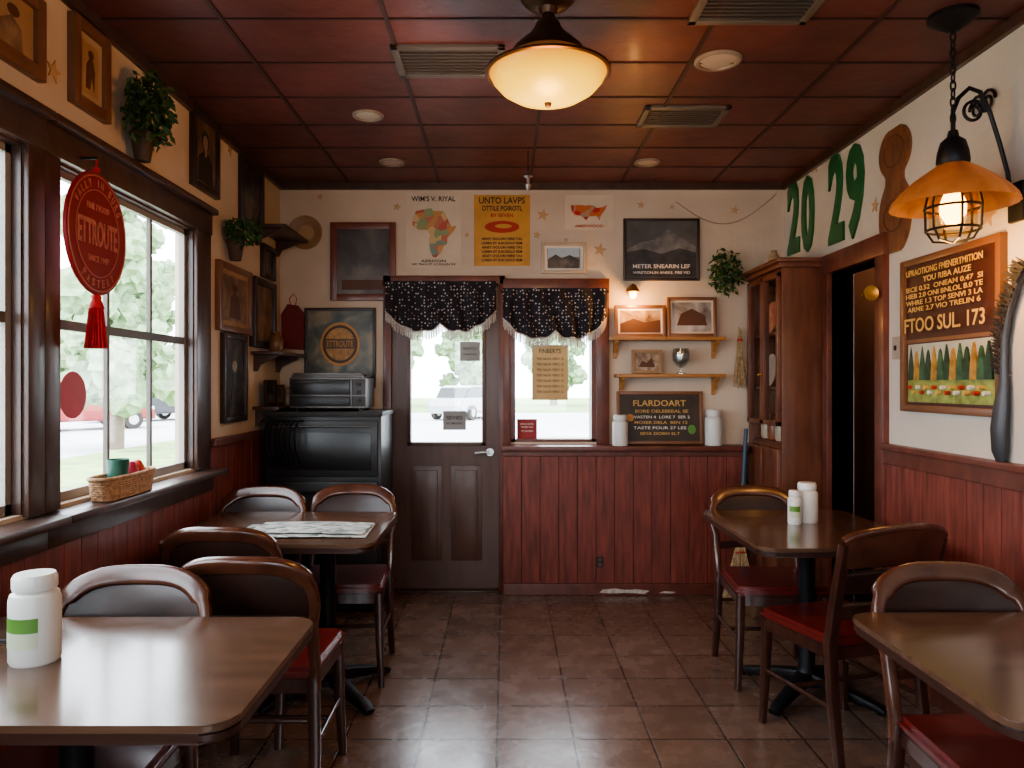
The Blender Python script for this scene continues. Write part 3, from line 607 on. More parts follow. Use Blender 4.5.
plight('hallway_fill',(2.5,4.3,2.2),5,(1,.6,.35),.05)  # added fill lamp without a fixture, gives the doorway faint depth
# ------------------------------------------------------------------ ceiling fixtures
lx,ly=bx(548,2.57),2.57
r=root('ceiling_lamp','amber glass bowl ceiling lamp under a brown metal collar','lamp',(lx,ly,ZC))
bronze=M('bronze',(.10,.050,.028),.36,metal=.7)
B(bronze).lathe([(0,0.001),(.095,0.001),(.095,-.02),(.07,-.045),(.035,-.055),(.028,-.075),(0,-.075)],28).obj('canopy',r)
B(bronze).lathe([(0,-.07),(.022,-.07),(.026,-.09),(.042,-.105),(.046,-.12),(.065,-.145),(.096,-.172),(.122,-.197),(.134,-.218),(.11,-.222),(0,-.21)],36).obj('housing',r)
def glowz(name,stops,st,basec,z0,z1):
    m,nt,b=base(name); N=nt.nodes; L=nt.links
    tc=N.new('ShaderNodeTexCoord'); sp=N.new('ShaderNodeSeparateXYZ'); mr=N.new('ShaderNodeMapRange')
    mr.inputs['From Min'].default_value=z0; mr.inputs['From Max'].default_value=z1
    L.new(tc.outputs['Object'],sp.inputs[0]); L.new(sp.outputs['Z'],mr.inputs[0])
    rr=N.new('ShaderNodeValToRGB'); e=rr.color_ramp.elements
    while len(e)<len(stops): e.new(.5)
    for i,(p,c) in enumerate(stops): e[i].position=p; e[i].color=c+(1,)
    L.new(mr.outputs[0],rr.inputs[0]); L.new(rr.outputs[0],b.inputs['Emission Color']); b.inputs['Emission Strength'].default_value=st
    b.inputs['Base Color'].default_value=basec+(1,); b.inputs['Roughness'].default_value=.4; return m
B(glowz('amber_rim_glass',[(0,(.40,.14,.02)),(1,(.08,.027,.008))],.5,(.16,.085,.045),-.278,-.21)).lathe([(.124,-.218),(.140,-.227),(.164,-.242),(.187,-.257),(.207,-.268),(.214,-.273),(.209,-.281),(.18,-.275)],44).obj('rim_glass',r)
B(glowz('amber_bowl_glass',[(0,(1,.70,.06)),(.45,(1,.54,.02)),(1,(.55,.19,.005))],1.9,(.10,.06,.01),-.385,-.275)).lathe([(.203,-.280),(.192,-.302),(.166,-.331),(.122,-.358),(.065,-.376),(.02,-.381),(0,-.381)],44).obj('bowl_shade',r)
B(bronze).lathe([(.211,-.268),(.218,-.272),(.218,-.280),(.209,-.283),(.203,-.279)],44).obj('metal_rim',r)
B(bronze).lathe([(0,-.377),(.014,-.379),(.010,-.393),(0,-.397)],14).obj('finial',r)
plight('ceiling_lamp_light',(lx,ly,ZC-.56),24,(1,.45,.12),.1)
def vent(x,y,w,d,label):
    r=root('ceiling_vent',label,'vent',(x,y,ZC),group='metal air vents in the ceiling'); vm=M('vent_metal',(.15,.135,.12),.5,metal=.3)
    b=B(vm); t=.03
    b.box(-w/2,w/2,-d/2,-d/2+t,-.014,.001,.003).box(-w/2,w/2,d/2-t,d/2,-.014,.001,.003).box(-w/2,-w/2+t,-d/2,d/2,-.014,.001,.003).box(w/2-t,w/2,-d/2,d/2,-.014,.001,.003); b.obj('frame',r)
    b=B(ink_m).box(-w/2+t,w/2-t,-d/2+t,d/2-t,-.001,.001).use(M('vent_slat',(.10,.088,.078),.5,metal=.3)); n=int(d/.034)
    for i in range(n):
        yy=-d/2+t+(d-2*t)*(i+.5)/n; b.box(-w/2+t,w/2-t,yy-.005,yy+.005,-.010,.0005)
    b.obj('louvre',r)
vent(bx(450,3.1),3.1,.46,.30,'rectangular dull metal air vent in the ceiling'); vent(bx(754,2.68),2.66,.44,.22,'rectangular slatted air vent in the ceiling'); vent(bx(682,3.74),3.74,.42,.28,'small rectangular slatted air vent in the ceiling')
for px_,py_ in ((368,115),(718,60),(392,162),(647,162)):
    d=(ZC-CH)*F/(VY-py_); r=root('recessed_light','round unlit recessed ceiling light with pale rim','light',(bx(px_,d),d,ZC),group='recessed lights in the ceiling')
    k_=.8 if py_!=60 else 1
    B(M('light_rim',(.26,.21,.17),.5)).lathe([(.075*k_,.001),(.098*k_,.001),(.098*k_,-.006),(.09*k_,-.012),(.078*k_,-.010),(.075*k_,0)],28).obj('rim',r)
    B(M('light_lens',(.45,.38,.32),.5)).lathe([(0,-.008),(.05*k_,-.007),(.078*k_,-.003),(.078*k_,.001),(0,.001)],28).obj('lens',r)
d=4.3; r=root('ceiling_ornament','small dark metal chime hanging from the ceiling on a thread','decoration',(bx(528,d),d,ZC))
B(iron_m).cyl((0,0,.001),(0,0,-.13),.003,seg=6).obj('cord',r); B(steel_m).lathe([(0,-.12),(.02,-.13),(.028,-.15),(.012,-.16),(.01,-.19),(.018,-.20),(.006,-.235),(0,-.24)],16).obj('bell',r)
# ------------------------------------------------------------------ pendant lamp with scroll bracket
pd=2.72; pxx=bx(953,pd); r=root('pendant_lamp','copper-brown pendant lamp with wire cage and scrolled iron bracket','lamp',(pxx,pd,0))
def pz(py): return bz(py,pd)
B(iron_m).lathe([(0,ZC+.001),(.085,ZC+.001),(.085,ZC-.015),(.05,ZC-.04),(.02,ZC-.06),(0,ZC-.06)],24).obj('canopy',r)
b=B(iron_m); zc=ZC-.05; i=0
while zc>pz(135):
    pts=[]; 
    for k in range(12):
        a=2*PI*k/12; u=.009*math.cos(a); v=.020*math.sin(a); pts.append((u,0,zc+v) if i%2 else (0,u,zc+v))
    b.sweep(pts,.0032,seg=6,closed=True); zc-=.030; i+=1
b.obj('chain',r)
B(iron_m).lathe([(0,pz(130)),(.016,pz(131)),(.02,pz(137)),(.042,pz(142)),(.052,pz(152)),(.056,pz(162)),(.05,pz(166)),(0,pz(166))],24).obj('socket_cap',r)
m,nt,bb=base('amber_shade'); N=nt.nodes; L=nt.links
no=N.new('ShaderNodeTexNoise'); no.inputs['Scale'].default_value=12; no.inputs['Detail'].default_value=5; tcc=N.new('ShaderNodeTexCoord'); L.new(tcc.outputs['Object'],no.inputs['Vector'])
rr=N.new('ShaderNodeValToRGB'); rr.color_ramp.elements[0].position=.35; rr.color_ramp.elements[0].color=(.16,.08,.045,1); rr.color_ramp.elements[1].position=.65; rr.color_ramp.elements[1].color=(.30,.17,.095,1)
L.new(no.outputs[0],rr.inputs[0]); L.new(rr.outputs[0],bb.inputs['Base Color']); bb.inputs['Roughness'].default_value=.3; bb.inputs['Metallic'].default_value=.3
tl=N.new('ShaderNodeBsdfTranslucent'); tl.inputs[0].default_value=(.42,.22,.10,1); ms=N.new('ShaderNodeMixShader'); ms.inputs[0].default_value=.22
L.new(bb.outputs[0],ms.inputs[1]); L.new(tl.outputs[0],ms.inputs[2]); L.new(ms.outputs[0],N['Material Output'].inputs['Surface'])
B(m).lathe([(.052,pz(165)),(.085,pz(171)),(.135,pz(181)),(.178,pz(192)),(.202,pz(200)),(.210,pz(206))],144,rib=.007,nrib=24).obj('shade',r,sharp=180)
b=B(iron_m)
for k in range(6):
    a=2*PI*k/6+.3; c,s=math.cos(a),math.sin(a)
    b.sweep([(c*.05,s*.05,pz(168)),(c*.078,s*.078,pz(187)),(c*.092,s*.092,pz(205)),(c*.090,s*.090,pz(228)),(c*.065,s*.065,pz(240)),(0,0,pz(243))],.0045,seg=6)
for rr_,pq in ((.080,190),(.092,208),(.088,230)): b.sweep([(rr_*math.cos(2*PI*k/28),rr_*math.sin(2*PI*k/28),pz(pq)) for k in range(28)],.005,seg=6,closed=True)
b.obj('cage',r)
B(glass('lamp_glass',(1,.88,.65),.10)).lathe([(.055,pz(172)),(.078,pz(198)),(.078,pz(226)),(.04,pz(236)),(0,pz(237))],28).obj('glass_globe',r)
B(M('bulb_glow',(1,.7,.3),.4,emis=14,ecol=(1.0,.50,.12))).lathe([(0,pz(176)),(.018,pz(180)),(.024,pz(190)),(.044,pz(204)),(.042,pz(214)),(.024,pz(223)),(0,pz(225))],20).obj('bulb',r)
b=B(iron_m); wx=XR-pxx
b.sweep([(0,0,pz(131)),(0,0,pz(112)),(.02,0,pz(98)),(.06,0,pz(88)),(.10,0,pz(92)),(.135,0,pz(112)),(.17,0,pz(142)),(wx-.045,0,pz(172)),(wx-.03,0,pz(196)),(wx-.005,0,pz(205))],.008,seg=8)
for cx,cz,R,s0,tt in ((.075,pz(112),.045,1,1.4),):
    b.sweep([(cx+s0*R*(1-.6*i/24)*math.cos(i*tt*2*PI/24),0,cz+R*(1-.6*i/24)*math.sin(i*tt*2*PI/24)) for i in range(25)],.006,seg=6)
b.obj('bracket',r)
B(iron_m).box(wx-.02,wx+.001,-.04,.04,pz(222),pz(182),.008).obj('wall_plate',r)
plight('pendant_light',(pxx,pd,pz(246)-.05),9,(1,.48,.14),.05)
r=root('iron_scroll','black wrought iron scroll hook mounted on the wall','hook',(XR,dr(985),bz(105,dr(985))),-PI/2)
b=B(iron_m)
for s in (-1,1): b.sweep([(s*(.03+.05*(1-.7*i/20)*math.cos(i*1.5*2*PI/20)),-.012,.05*(1-.7*i/20)*math.sin(i*3*PI/20)) for i in range(21)],.006,seg=6)
b.cyl((0,0.001,0),(0,-.018,0),.02); b.obj('scroll',r)
# ------------------------------------------------------------------ wooden paddle on right wall
loc,w,h,rz=onright(878,125,917,254)
def pw(v):
    a=.5*math.sqrt(max(0,1-((v-.30)/.30)**2)); c=.5*math.sqrt(max(0,1-((v-.80)/.20)**2)); return max(a,c,.27 if .1<v<.9 else 0)
N_=60; L_=[(-pw(i/N_)*w*.78,(i/N_-.5)*h) for i in range(N_+1)]; R_=[(-x,z_) for x,z_ in reversed(L_)]
out=L_[1:-1]+R_[1:-1]
r=root('wooden_paddle','carved wooden double-ended paddle board on the plaster wall','decoration',loc,rz)
B(M('paddle_wood',(.18,.074,.034),.45,var=.35,scale=9,stretch=(3,3,.8),coat=.2)).prism(out[::-1],-.016,.001,.004).obj('board',r)
for cz in (.30,-.20):
    B(brn).sweep([(w*.24*math.cos(2*PI*k/28),-.016,cz*h+h*.12*math.sin(2*PI*k/28)) for k in range(28)],.004,seg=6,closed=True).obj('carved_ring',r)
r=root('wall_bell','small brass bell mounted on the door casing','bell',(XR-.03,dr(883),bz(294,dr(883))),-PI/2)
B(brass_m).cyl((0,.001,0),(0,-.05,0),.008).obj('mount',r); B(brass_m).lathe([(.006,-.03),(.018,-.025),(.022,0),(.03,.03),(.038,.045),(.034,.045),(0,.02)],20,mx=Matrix.Translation((0,-.05,0))@Matrix.Rotation(PI/2,4,'Y')).obj('bell_cup',r)
r=root('light_switch','small beige light switch plate on the wall','switch',(XR,dr(897),bz(348,dr(897))),-PI/2)
B(M('switch_beige',(.35,.30,.24),.5)).box(-.035,.035,-.006,.001,-.055,.055,.003).obj('plate',r); B(ink_m).box(-.006,.006,-.014,-.005,-.012,.012,.002).obj('toggle',r)
r=root('power_outlet','dark brown power outlet on the boarded half wall','outlet',(bx(600,4.89),4.895,bz(562,4.89)))
B(ink_m).box(-.022,.022,-.006,.001,-.035,.035,.003).obj('plate',r); B(M('outlet_face',(.10,.07,.06),.5)).box(-.012,.012,-.009,-.005,.005,.027,.002).box(-.012,.012,-.009,-.005,-.027,-.005,.002).obj('socket',r)
r=root('hanging_brush','curved dark bristled brush with dark metal handle on the wall','brush',(XR,dr(1008),0),-PI/2)
def zq(py): return bz(py,2.76)
b=B(M('bristle_dark',(.022,.021,.021),.7,var=.5,scale=40))
sp=[Vector((.01,0,zq(392))),Vector((-.005,0,zq(365))),Vector((.0,0,zq(340))),Vector((.03,0,zq(312))),Vector((.085,0,zq(285))),Vector((.13,0,zq(270)))]
def spt(v):
    k=v*(len(sp)-1); j=min(int(k),len(sp)-2); return sp[j].lerp(sp[j+1],k-j)
for i in range(420):
    v=.12+.88*random.random(); p=spt(v); L_n=.04+.02*v
    b.cyl((p.x+.01,-.025+random.uniform(-.012,.012),p.z),(p.x-L_n*random.uniform(.6,1),-.025+random.uniform(-.02,.012),p.z+L_n*random.uniform(.2,.7)),.0028,.0015,seg=4)
b.obj('bristles',r)
B(M('grey_metal',(.07,.07,.074),.4,metal=.5)).sweep([(.13,-.022,zq(270)),(.085,-.022,zq(285)),(.035,-.022,zq(312)),(.01,-.022,zq(340)),(.008,-.022,zq(365)),(.012,-.024,zq(385)),(.004,-.026,zq(405)),(-.006,-.028,zq(430)),(-.006,-.026,zq(452)),(.002,-.022,zq(467))],[.010,.014,.018,.02,.02,.022,.034,.040,.036,.016],[.008,.010,.012,.013,.014,.016,.022,.026,.024,.012],seg=14).obj('handle',r)
B(steel_m).cyl((.015,.002,zq(375)),(.015,-.02,zq(375)),.006).obj('nail',r)
# ------------------------------------------------------------------ hutch
hx0=bx(748,5.0); hy0=4.38; hy1=4.985; hx1=XR-.004; zt=2.08
r=root('hutch_cabinet','tall mahogany hutch with glazed upper doors in the corner','cabinet',(hx0,hy0,0))
W=hx1-hx0; D=hy1-hy0
cab_m=M('hutch_wood',(.150,.054,.029),.38,var=.3,scale=7,stretch=(3,3,.6),coat=.25)
cabd=M('hutch_inside',(.14,.055,.034),.6)
b=B(cab_m); b.box(0,W,0,.025,0.001,zt,.003).box(0,W,D-.025,D,0.001,zt,.003).box(.02,W,.02,D-.02,0.001,1.02).box(W-.02,W,.02,D-.02,1,zt).box(.01,W,.02,D-.02,zt-.03,zt)
for zz in (1.02,1.36,1.70): b.use(cabd).box(.03,W-.02,.025,D-.025,zz,zz+.015)
b.obj('body',r)
b=B(cab_m); b.box(-.03,W,-.03,D,zt,zt+.03,.008).box(-.05,W,-.05,D,zt+.03,zt+.055,.008); b.obj('crown',r)
for k,(u0,u1) in enumerate(((.03,D/2-.003),(D/2+.003,D-.03))):
    b=B(cab_m); t=.028; z0,z1_=1.14,zt-.02
    b.box(-.02,0.02,u0,u0+t,z0,z1_,.003).box(-.02,0.02,u1-t,u1,z0,z1_,.003).box(-.02,0.02,u0,u1,z0,z0+t,.003).box(-.02,0.02,u0,u1,z1_-t,z1_,.003)
    o=b.obj('glass_door',r); B(glass('cab_glass',(.97,.97,.97),.06)).box(-.003,.001,u0+t,u1-t,z0+t,z1_-t).obj('pane',o)
    B(brass_m).ball((-.03,(u1-.018) if k==0 else (u0+.018),1.45),.009).obj('knob',o)
    b=B(cab_m).box(-.02,0.02,u0,u1,.12,1.0,.004); o=b.obj('cabinet_door',r)
    B(brass_m).ball((-.03,(u1-.025) if k==0 else (u0+.025),.65),.010).obj('knob',o)
pink=M('china_pink',(.60,.28,.20),.35,var=.3,scale=30)
for i,(yy,zz) in enumerate(((.16,1.715),(.44,1.715),(.18,1.375),(.45,1.375))):
    mx=Matrix.Rotation(-PI/2+.12,4,'Y')
    b=B(pink if i<2 else M('china_white',(.68,.64,.56),.3)).lathe([(0,0),(.06,.002),(.105,.016),(.105,.02),(.06,.007),(0,.005)],28,mx=mx)
    tag(b.obj('plate',loc=(hx0+.11,hy0+yy,zz+.107)),'decorative china plate standing inside the hutch','plate',group='plates in the hutch')
for i,(yy,zz) in enumerate(((.12,1.036),(.25,1.036),(.38,1.036),(.5,1.036))):
    b=B(M('jar_brown%d'%(i%2),((.25,.10,.05),(.45,.38,.28))[i%2],.35)).lathe([(0,0),(.035,.0),(.042,.02),(.042,.12),(.028,.15),(.028,.165),(.034,.17),(.034,.185),(0,.19)],20)
    tag(b.obj('lidded_jar',loc=(hx0+.09,hy0+yy,zz)),'small lidded jar on the hutch shelf','jar',group='jars in the hutch')
b=B(M('vase_tan',(.30,.22,.13),.5)).lathe([(0,0),(.02,0),(.03,.03),(.035,.05),(.02,.08),(.015,.09),(.02,.10),(.017,.10),(0,.08)],20)
tag(b.obj('vase',loc=(hx0+.06,hy0+.30,zt+.055)),'small tan vase on top of the hutch','vase')
r=root('dried_wheat','bunch of dried wheat hanging on the wall beside the hutch','dried flowers',(1.575,4.96,bz(330)))
b=B(M('wheat',(.42,.30,.16),.9,var=.4,scale=50))
b.cyl((0,0,.0),(0,.04,.02),.003,seg=6)
for i in range(60):
    a=random.uniform(-1,1); c=random.uniform(-.4,.4)
    b.sweep([(a*.008,c*.015,.0),(a*.015,c*.03,-.12),(a*.040,c*.05-.01,-.28-random.uniform(0,.12))],[.0015,.0015,.003],seg=5)
b.obj('stalks',r); B(inkr_m).lathe([(.016,-.06),(.018,-.07),(.016,-.08)],14).obj('tie',r)
r=root('broom','straw broom with blue handle leaning in the corner','broom',(1.50,4.72,0))
B(M('broom_blue',(.05,.09,.14),.5)).cyl((0,0,.38),(.075,.115,1.10),.014,.013).obj('handle',r)
b=B(M('straw',(.50,.38,.22),.9,var=.4,scale=60))
for i in range(90):
    a=random.uniform(-1,1); c=random.uniform(-1,1); b.cyl((a*.015,c*.01,.40),(a*.11-.01,c*.03,0.002+random.uniform(0,.02)),.003,.003,seg=4)
b.obj('bristles',r); B(inkr_m).sweep([(-.035,0,.32),(.03,0,.32)],.008,.022,seg=10).obj('binding',r)
# ------------------------------------------------------------------ corner appliance stack
ax0,ax1,ay=-1.46,bx(382,4.52),4.5
r=root('corner_cabinet','dull black appliance cabinet with dark glass front in the corner','cabinet',((ax0+ax1)/2,ay,0)); w=(ax1-ax0)/2
blk=M('black_enamel',(.016,.015,.014),.45,var=.2,coat=.08); blkm=M('black_matte',(.024,.021,.019),.6)
B(blk).box(-w,w,.0,.44,.02,1.21,.01).obj('body',r)
B(blkm).box(-w-.01,w+.01,-.02,.45,1.195,1.225,.006).obj('worktop',r)
b=B(blk).box(-w+.02,w-.02,-.02,.001,.06,.80,.008); o=b.obj('cabinet_door',r)
B(iron_m).cyl((-w+.07,-.045,.74),(w-.07,-.045,.74),.008).cyl((-w+.1,-.01,.74),(-w+.1,-.045,.74),.006).cyl((w-.1,-.01,.74),(w-.1,-.045,.74),.006).obj('handle',o)
b=B(blk).box(-w+.02,w-.02,-.018,.001,.83,1.17,.008); o=b.obj('glass_door',r)
B(M('dark_glass',(.012,.011,.010),.30)).box(-w+.06,w-.06,-.022,-.016,.87,1.10,.002).obj('door_window',o)
dst=M('dull_steel',(.14,.13,.12),.42,metal=.8)
B(dst).cyl((-w+.06,-.04,1.135),(w-.06,-.04,1.135),.006).cyl((-w+.09,-.015,1.135),(-w+.09,-.04,1.135),.005).cyl((w-.09,-.015,1.135),(w-.09,-.04,1.135),.005).obj('handle',o)
for x in (-w+.05,w-.05):
    for y_ in (.05,.39): B(blkm).cyl((x,y_,0),(x,y_,.03),.02).obj('foot',r)
mx0,mx1=bx(289,4.6),bx(366,4.6)
r=root('toaster_oven','dark toaster oven with dull metal trim on the black cabinet','toaster oven',((mx0+mx1)/2,4.6,1.225)); w=(mx1-mx0)/2
B(M('appliance_grey',(.05,.046,.043),.42,metal=.4)).box(-w,w,0,.30,.015,.205,.012).obj('body',r)
B(dst).box(-w+.005,w-.005,-.008,.001,.195,.207,.002).box(-w+.005,w-.005,-.008,.001,.090,.099,.002).box(-w+.005,w-.005,-.008,.001,.018,.028,.002).box(w-.095,w-.086,-.008,.001,.028,.195,.002).obj('trim_strip',r)
B(blk).box(-w+.02,w-.10,-.012,.001,.032,.086,.004).obj('tray_door',r)
B(M('oven_glass_dark',(.02,.018,.016),.3)).box(-w+.02,w-.10,-.012,.001,.103,.190,.004).obj('glass_door',r)
B(dst).cyl((-w+.05,-.03,.178),(w-.13,-.03,.178),.005).cyl((-w+.06,-.01,.178),(-w+.06,-.03,.178),.004).cyl((w-.14,-.01,.178),(w-.14,-.03,.178),.004).obj('handle',r)
for k in range(3): B(blkm).cyl((w-.045,0,.065+.05*k),(w-.045,-.018,.065+.05*k),.012).obj('knob',r)
for x in (-w+.04,w-.04):
    for y_ in (.03,.27): B(blkm).cyl((x,y_,0),(x,y_,.02),.012).obj('foot',r)
for i in range(2):
    b=B(M('tray_steel',(.12,.11,.10),.4,metal=.7)).box(-w+.02+.01*i,w-.03-.02*i,.02,.28,0,.008,.003).box(-w+.01+.01*i,w-.02-.02*i,.015,.025,0,.014,.002).box(-w+.01+.01*i,w-.02-.02*i,.275,.285,0,.014,.002)
    tag(b.obj('baking_tray',loc=((mx0+mx1)/2,4.6,1.433+.0145*i)),'dull metal baking tray stacked on the toaster oven','tray',group='baking trays on the toaster oven')
r=root('wire_rack','black curved wire rack on the cabinet front','rack',(ax0+.06,4.385,0))
b=B(iron_m)
for i in range(7):
    b.sweep([(-.02+.03*i,.088,.9),(-.02+.03*i,-.01,1.0),(-.02+.03*i,-.03,1.08),(-.02+.03*i,.0,1.14),(-.02+.03*i,.088,1.17)],.004,seg=6)
b.cyl((-.03,.088,.9),(.18,.088,.9),.005).cyl((-.03,.088,1.17),(.18,.088,1.17),.005); b.obj('wires',r)
def lshelf(y0,y1,z,dep,label):
    r=root('wall_shelf',label,'shelf',(XL,(y0+y1)/2,z),PI/2); w=(y1-y0)/2
    B(trimd_m).box(-w,w,-dep,.001,-.02,0,.004).obj('board',r)
    for s in (-1,1):
        mx=Matrix.Translation((s*(w-.06),0,0))@Matrix.Rotation(PI/2,4,'Z')
        B(trimd_m).prism([(0,-.018),(-dep*.8,-.018),(-dep*.75,-.035),(-.04,-.08),(-.02,-.12),(0,-.12)],-.008,.008,mx=mx).obj('bracket',r)
    return z
za=lshelf(4.42,4.97,bz(353,4.7),.19,'dark wooden wall shelf below a hanging red pouch')
zb_=lshelf(4.45,4.97,bz(409,4.6)+.02,.16,'dark lower wall shelf near the corner')
zc_=lshelf(4.45,4.97,bz(232,4.7),.20,'small wooden wall shelf below the ceiling')
r=root('hanging_pouch','flat dark red fabric pouch hanging on the wall by a loop','pouch',(-1.425,5,bz(325)))
B(M('pouch_red',(.14,.012,.012),.7)).prism([(-.075,-.16),(.07,-.17),(.085,.06),(.03,.13),(-.04,.14),(-.085,.07)],-.022,.001,.006).obj('pouch_body',r)
B(inkr_m).sweep([(-.02,-.01,.13),(-.03,-.008,.18),(0,-.008,.21),(.02,-.008,.18),(.012,-.01,.13)],.003,seg=6).obj('loop',r)
for i,(y_,h_,m_) in enumerate(((4.58,.16,dkfr_m),(4.74,.13,oakf))):
    picture(((XL+.06,y_,zb_+h_/2+.001),.12,h_,PI/2-.25),'small framed print standing on the lower wall shelf',m_,.018,.018,sep if i else dark_art)
b=B(M('jar_ceramic',(.35,.24,.15),.4)).lathe([(0,0),(.03,0),(.038,.03),(.034,.07),(.02,.085),(.022,.10),(0,.105)],20)
tag(b.obj('ceramic_jar',loc=(XL+.09,4.88,zb_)),'small tan ceramic jar on the lower wall shelf','jar')
b=B(M('jar_ceramic2',(.16,.08,.04),.4)).lathe([(0,0),(.03,0),(.045,.03),(.045,.08),(.025,.11),(.03,.13),(0,.13)],20)
tag(b.obj('ceramic_jar',loc=(XL+.09,4.62,za)),'brown ceramic jar on the wall shelf','jar')
r=root('wooden_plate','round carved wooden plate on the far wall near the corner','plate',(bx(306),5,bz(233)))
mx=Matrix.Rotation(PI/2,4,'X')
B(M('plate_wood',(.28,.17,.09),.5,var=.25)).lathe([(0,0),(.06,.004),(.11,.022),(.115,.02),(.11,-.001),(0,-.001)],36,mx=mx).obj('dish',r); B(M('plate_center',(.40,.26,.14),.5)).lathe([(0,.009),(.05,.009),(.055,.004)],30,mx=mx).obj('carved_center',r)
# ------------------------------------------------------------------ plants
def foliage(name,parent,c,rad,n,size,droop=0,flat=None):
    vs=[];fs=[]
    for i in range(n):
        while True:
            p=Vector([random.uniform(-1,1) for _ in range(3)])
            if .25<p.length<1: break
        p=Vector((c[0]+p.x*rad[0],c[1]+p.y*rad[1],c[2]+p.z*rad[2]))
        if flat is not None and p.y>flat: p.y=flat-random.random()*.02
        s=size*random.uniform(.6,1.2); d1=Vector((random.uniform(-1,1),random.uniform(-1,.4),random.uniform(-1,.6)-droop)).normalized(); sd=d1.cross(Vector((random.uniform(-1,1),random.uniform(-1,1),random.uniform(-1,1)))).normalized(); up=d1.cross(sd)
        k=len(vs); vs+=[p,p+d1*s*.45+sd*s*.3+up*s*.08,p+d1*s*.55,p+d1*s*.45-sd*s*.3+up*s*.08,p+d1*s]
        fs+=[(k,k+1,k+2),(k,k+2,k+3),(k+1,k+4,k+2),(k+2,k+4,k+3)]
    if flat is not None:
        for v in vs: v.y=min(v.y,flat)
    me=bpy.data.meshes.new(name); me.from_pydata([tuple(v) for v in vs],[],fs); me.materials.append(leaf_m)
    o=bpy.data.objects.new(name,me); bpy.context.scene.collection.objects.link(o); o.parent=parent; return o
def wplant(loc,rz,label,rad,n,size,pot=True):
    r=root('hanging_plant',label,'plant',loc,rz)
    foliage('foliage',r,(0,-rad[1],0),rad,n,size,.3,flat=-.006)
    if pot:
        B(terra_m).lathe([(0,-.11),(.030,-.11),(.045,-.02),(.05,0),(.04,0),(0,-.01)],20,(0,-.056,-rad[2]*.65)).obj('pot',r)
    b=B(M('stem_brown',(.12,.08,.04),.8))
    b.cyl((0,.001,.02),(0,-.08,.02),.004,seg=6)
    for i in range(10):
        a=random.uniform(-1,1); b.sweep([(0,-.06,-rad[2]*.5),(a*rad[0]*.4,-.07,-rad[2]*.1),(a*rad[0]*.8,-.09,random.uniform(-.7,.6)*rad[2])],.0025,seg=5)
    b.obj('stem',r)
wplant((XL,2.99,2.50),PI/2,'bushy green wall plant on the plaster wall',(.14,.08,.15),520,.042)
wplant((XL,4.02,bz(228,3.95)),PI/2,'small potted fern in a dark pot on the wall',(.13,.09,.08),260,.042)
wplant((bx(722),5,bz(272)),0,'trailing ivy hanging on the far wall',(.115,.07,.17),260,.045,pot=False)
b=B(M('cable',(.25,.20,.15),.6)); pts=[]
for i in range(17):
    u=i/16; pts.append((bx(676+100*u),4.994,bz(202+ (26*math.sin(PI*u)) -8*u)))
b.sweep(pts,.0025,seg=6); tag(b.obj('cable'),'thin pale cable draped along the plaster wall','cable')
# ------------------------------------------------------------------ round hanging sign in window
cy=2.60; cz=bz(234,2.60); X=-1.435; OV=.90
r=root('hanging_sign','oval deep red hanging sign with faded lettering and red tassel','sign',(X,cy,cz),PI/2)
mx=Matrix.Scale(OV,4,(1,0,0))@Matrix.Rotation(PI/2,4,'X'); R=.212
B(red_m).lathe([(0,.006),(R,.006),(R+.004,0),(R,-.006),(0,-.006)],56,mx=mx).obj('disc',r)
li=M('sign_lettering',(.48,.17,.125),.6,var=.3,scale=40)
for rr_,wd_ in ((R-.010,.003),(R-.060,.002)): B(M('sign_line',(.44,.13,.10),.5)).sweep([(OV*rr_*math.cos(2*PI*k/48),-.007,rr_*math.sin(2*PI*k/48)) for k in range(48)],wd_,seg=5,closed=True).obj('ring_line',r)
text(r,'ETTROUTE',0,.0,.25,.09,li,y=-.006,ext=.002,bold=.02)
text(r,'SINCE 1947',0,-.09,.13,.022,li,y=-.006,ext=.002); text(r,'FINE 7 FOOD',0,.09,.14,.022,li,y=-.006,ext=.002)
for st,rad_,up_ in (('VALLY IN BURG',R-.036,True),('PASTERY',R-.036,False)):
    n=len(st); stp=.165 if up_ else .20
    for i,chh in enumerate(st):
        if chh==' ': continue
        a=(PI/2-(i-(n-1)/2)*stp) if up_ else (-PI/2+(i-(n-1)/2)*stp)
        text(r,chh,OV*rad_*math.cos(a),rad_*math.sin(a),.016 if chh!='I' else .004,.028,li,y=-.006,ext=.002,name='ring_letter',rot=(a-PI/2) if up_ else (a+PI/2))
B(redth_m).cyl((0,0,R-.003),(0,-.0,R+.055),.003,seg=6).ball((0,0,R+.012),.012).obj('cord',r)
b=B(redth_m); b.ball((0,0,-R-.012),.016).cyl((0,0,-R-.02),(0,0,-R-.05),.016,.026)
for i in range(70):
    a=2*PI*i/50*3; q=.026*math.sqrt((i%10+1)/10); b.cyl((q*math.cos(a)*.8,q*math.sin(a)*.8,-R-.045),(q*math.cos(a)*1.4,q*math.sin(a)*1.4,-R-.19),.0035,seg=4)
b.obj('tassel',r)
B(iron_m).box(-.004,.004,-.004,.07,R+.05,R+.058).obj('hook',r)
b=B(M('sticker_red',(.50,.02,.03),.5)).lathe([(0,.001),(.085,.001),(.085,-.001),(0,-.001)],32,mx=Matrix.Rotation(PI/2,4,'Y'))
yq=dl(71,XL-.04); tag(b.obj('window_sticker',loc=(XL-.0395,yq+.01,bz(395,yq))),'round red sticker on the window glass','sticker')
r=root('wicker_basket','oblong wicker basket on the window sill','basket',(XL+.055,2.84,.966),PI/2)
b=B(wick_m)
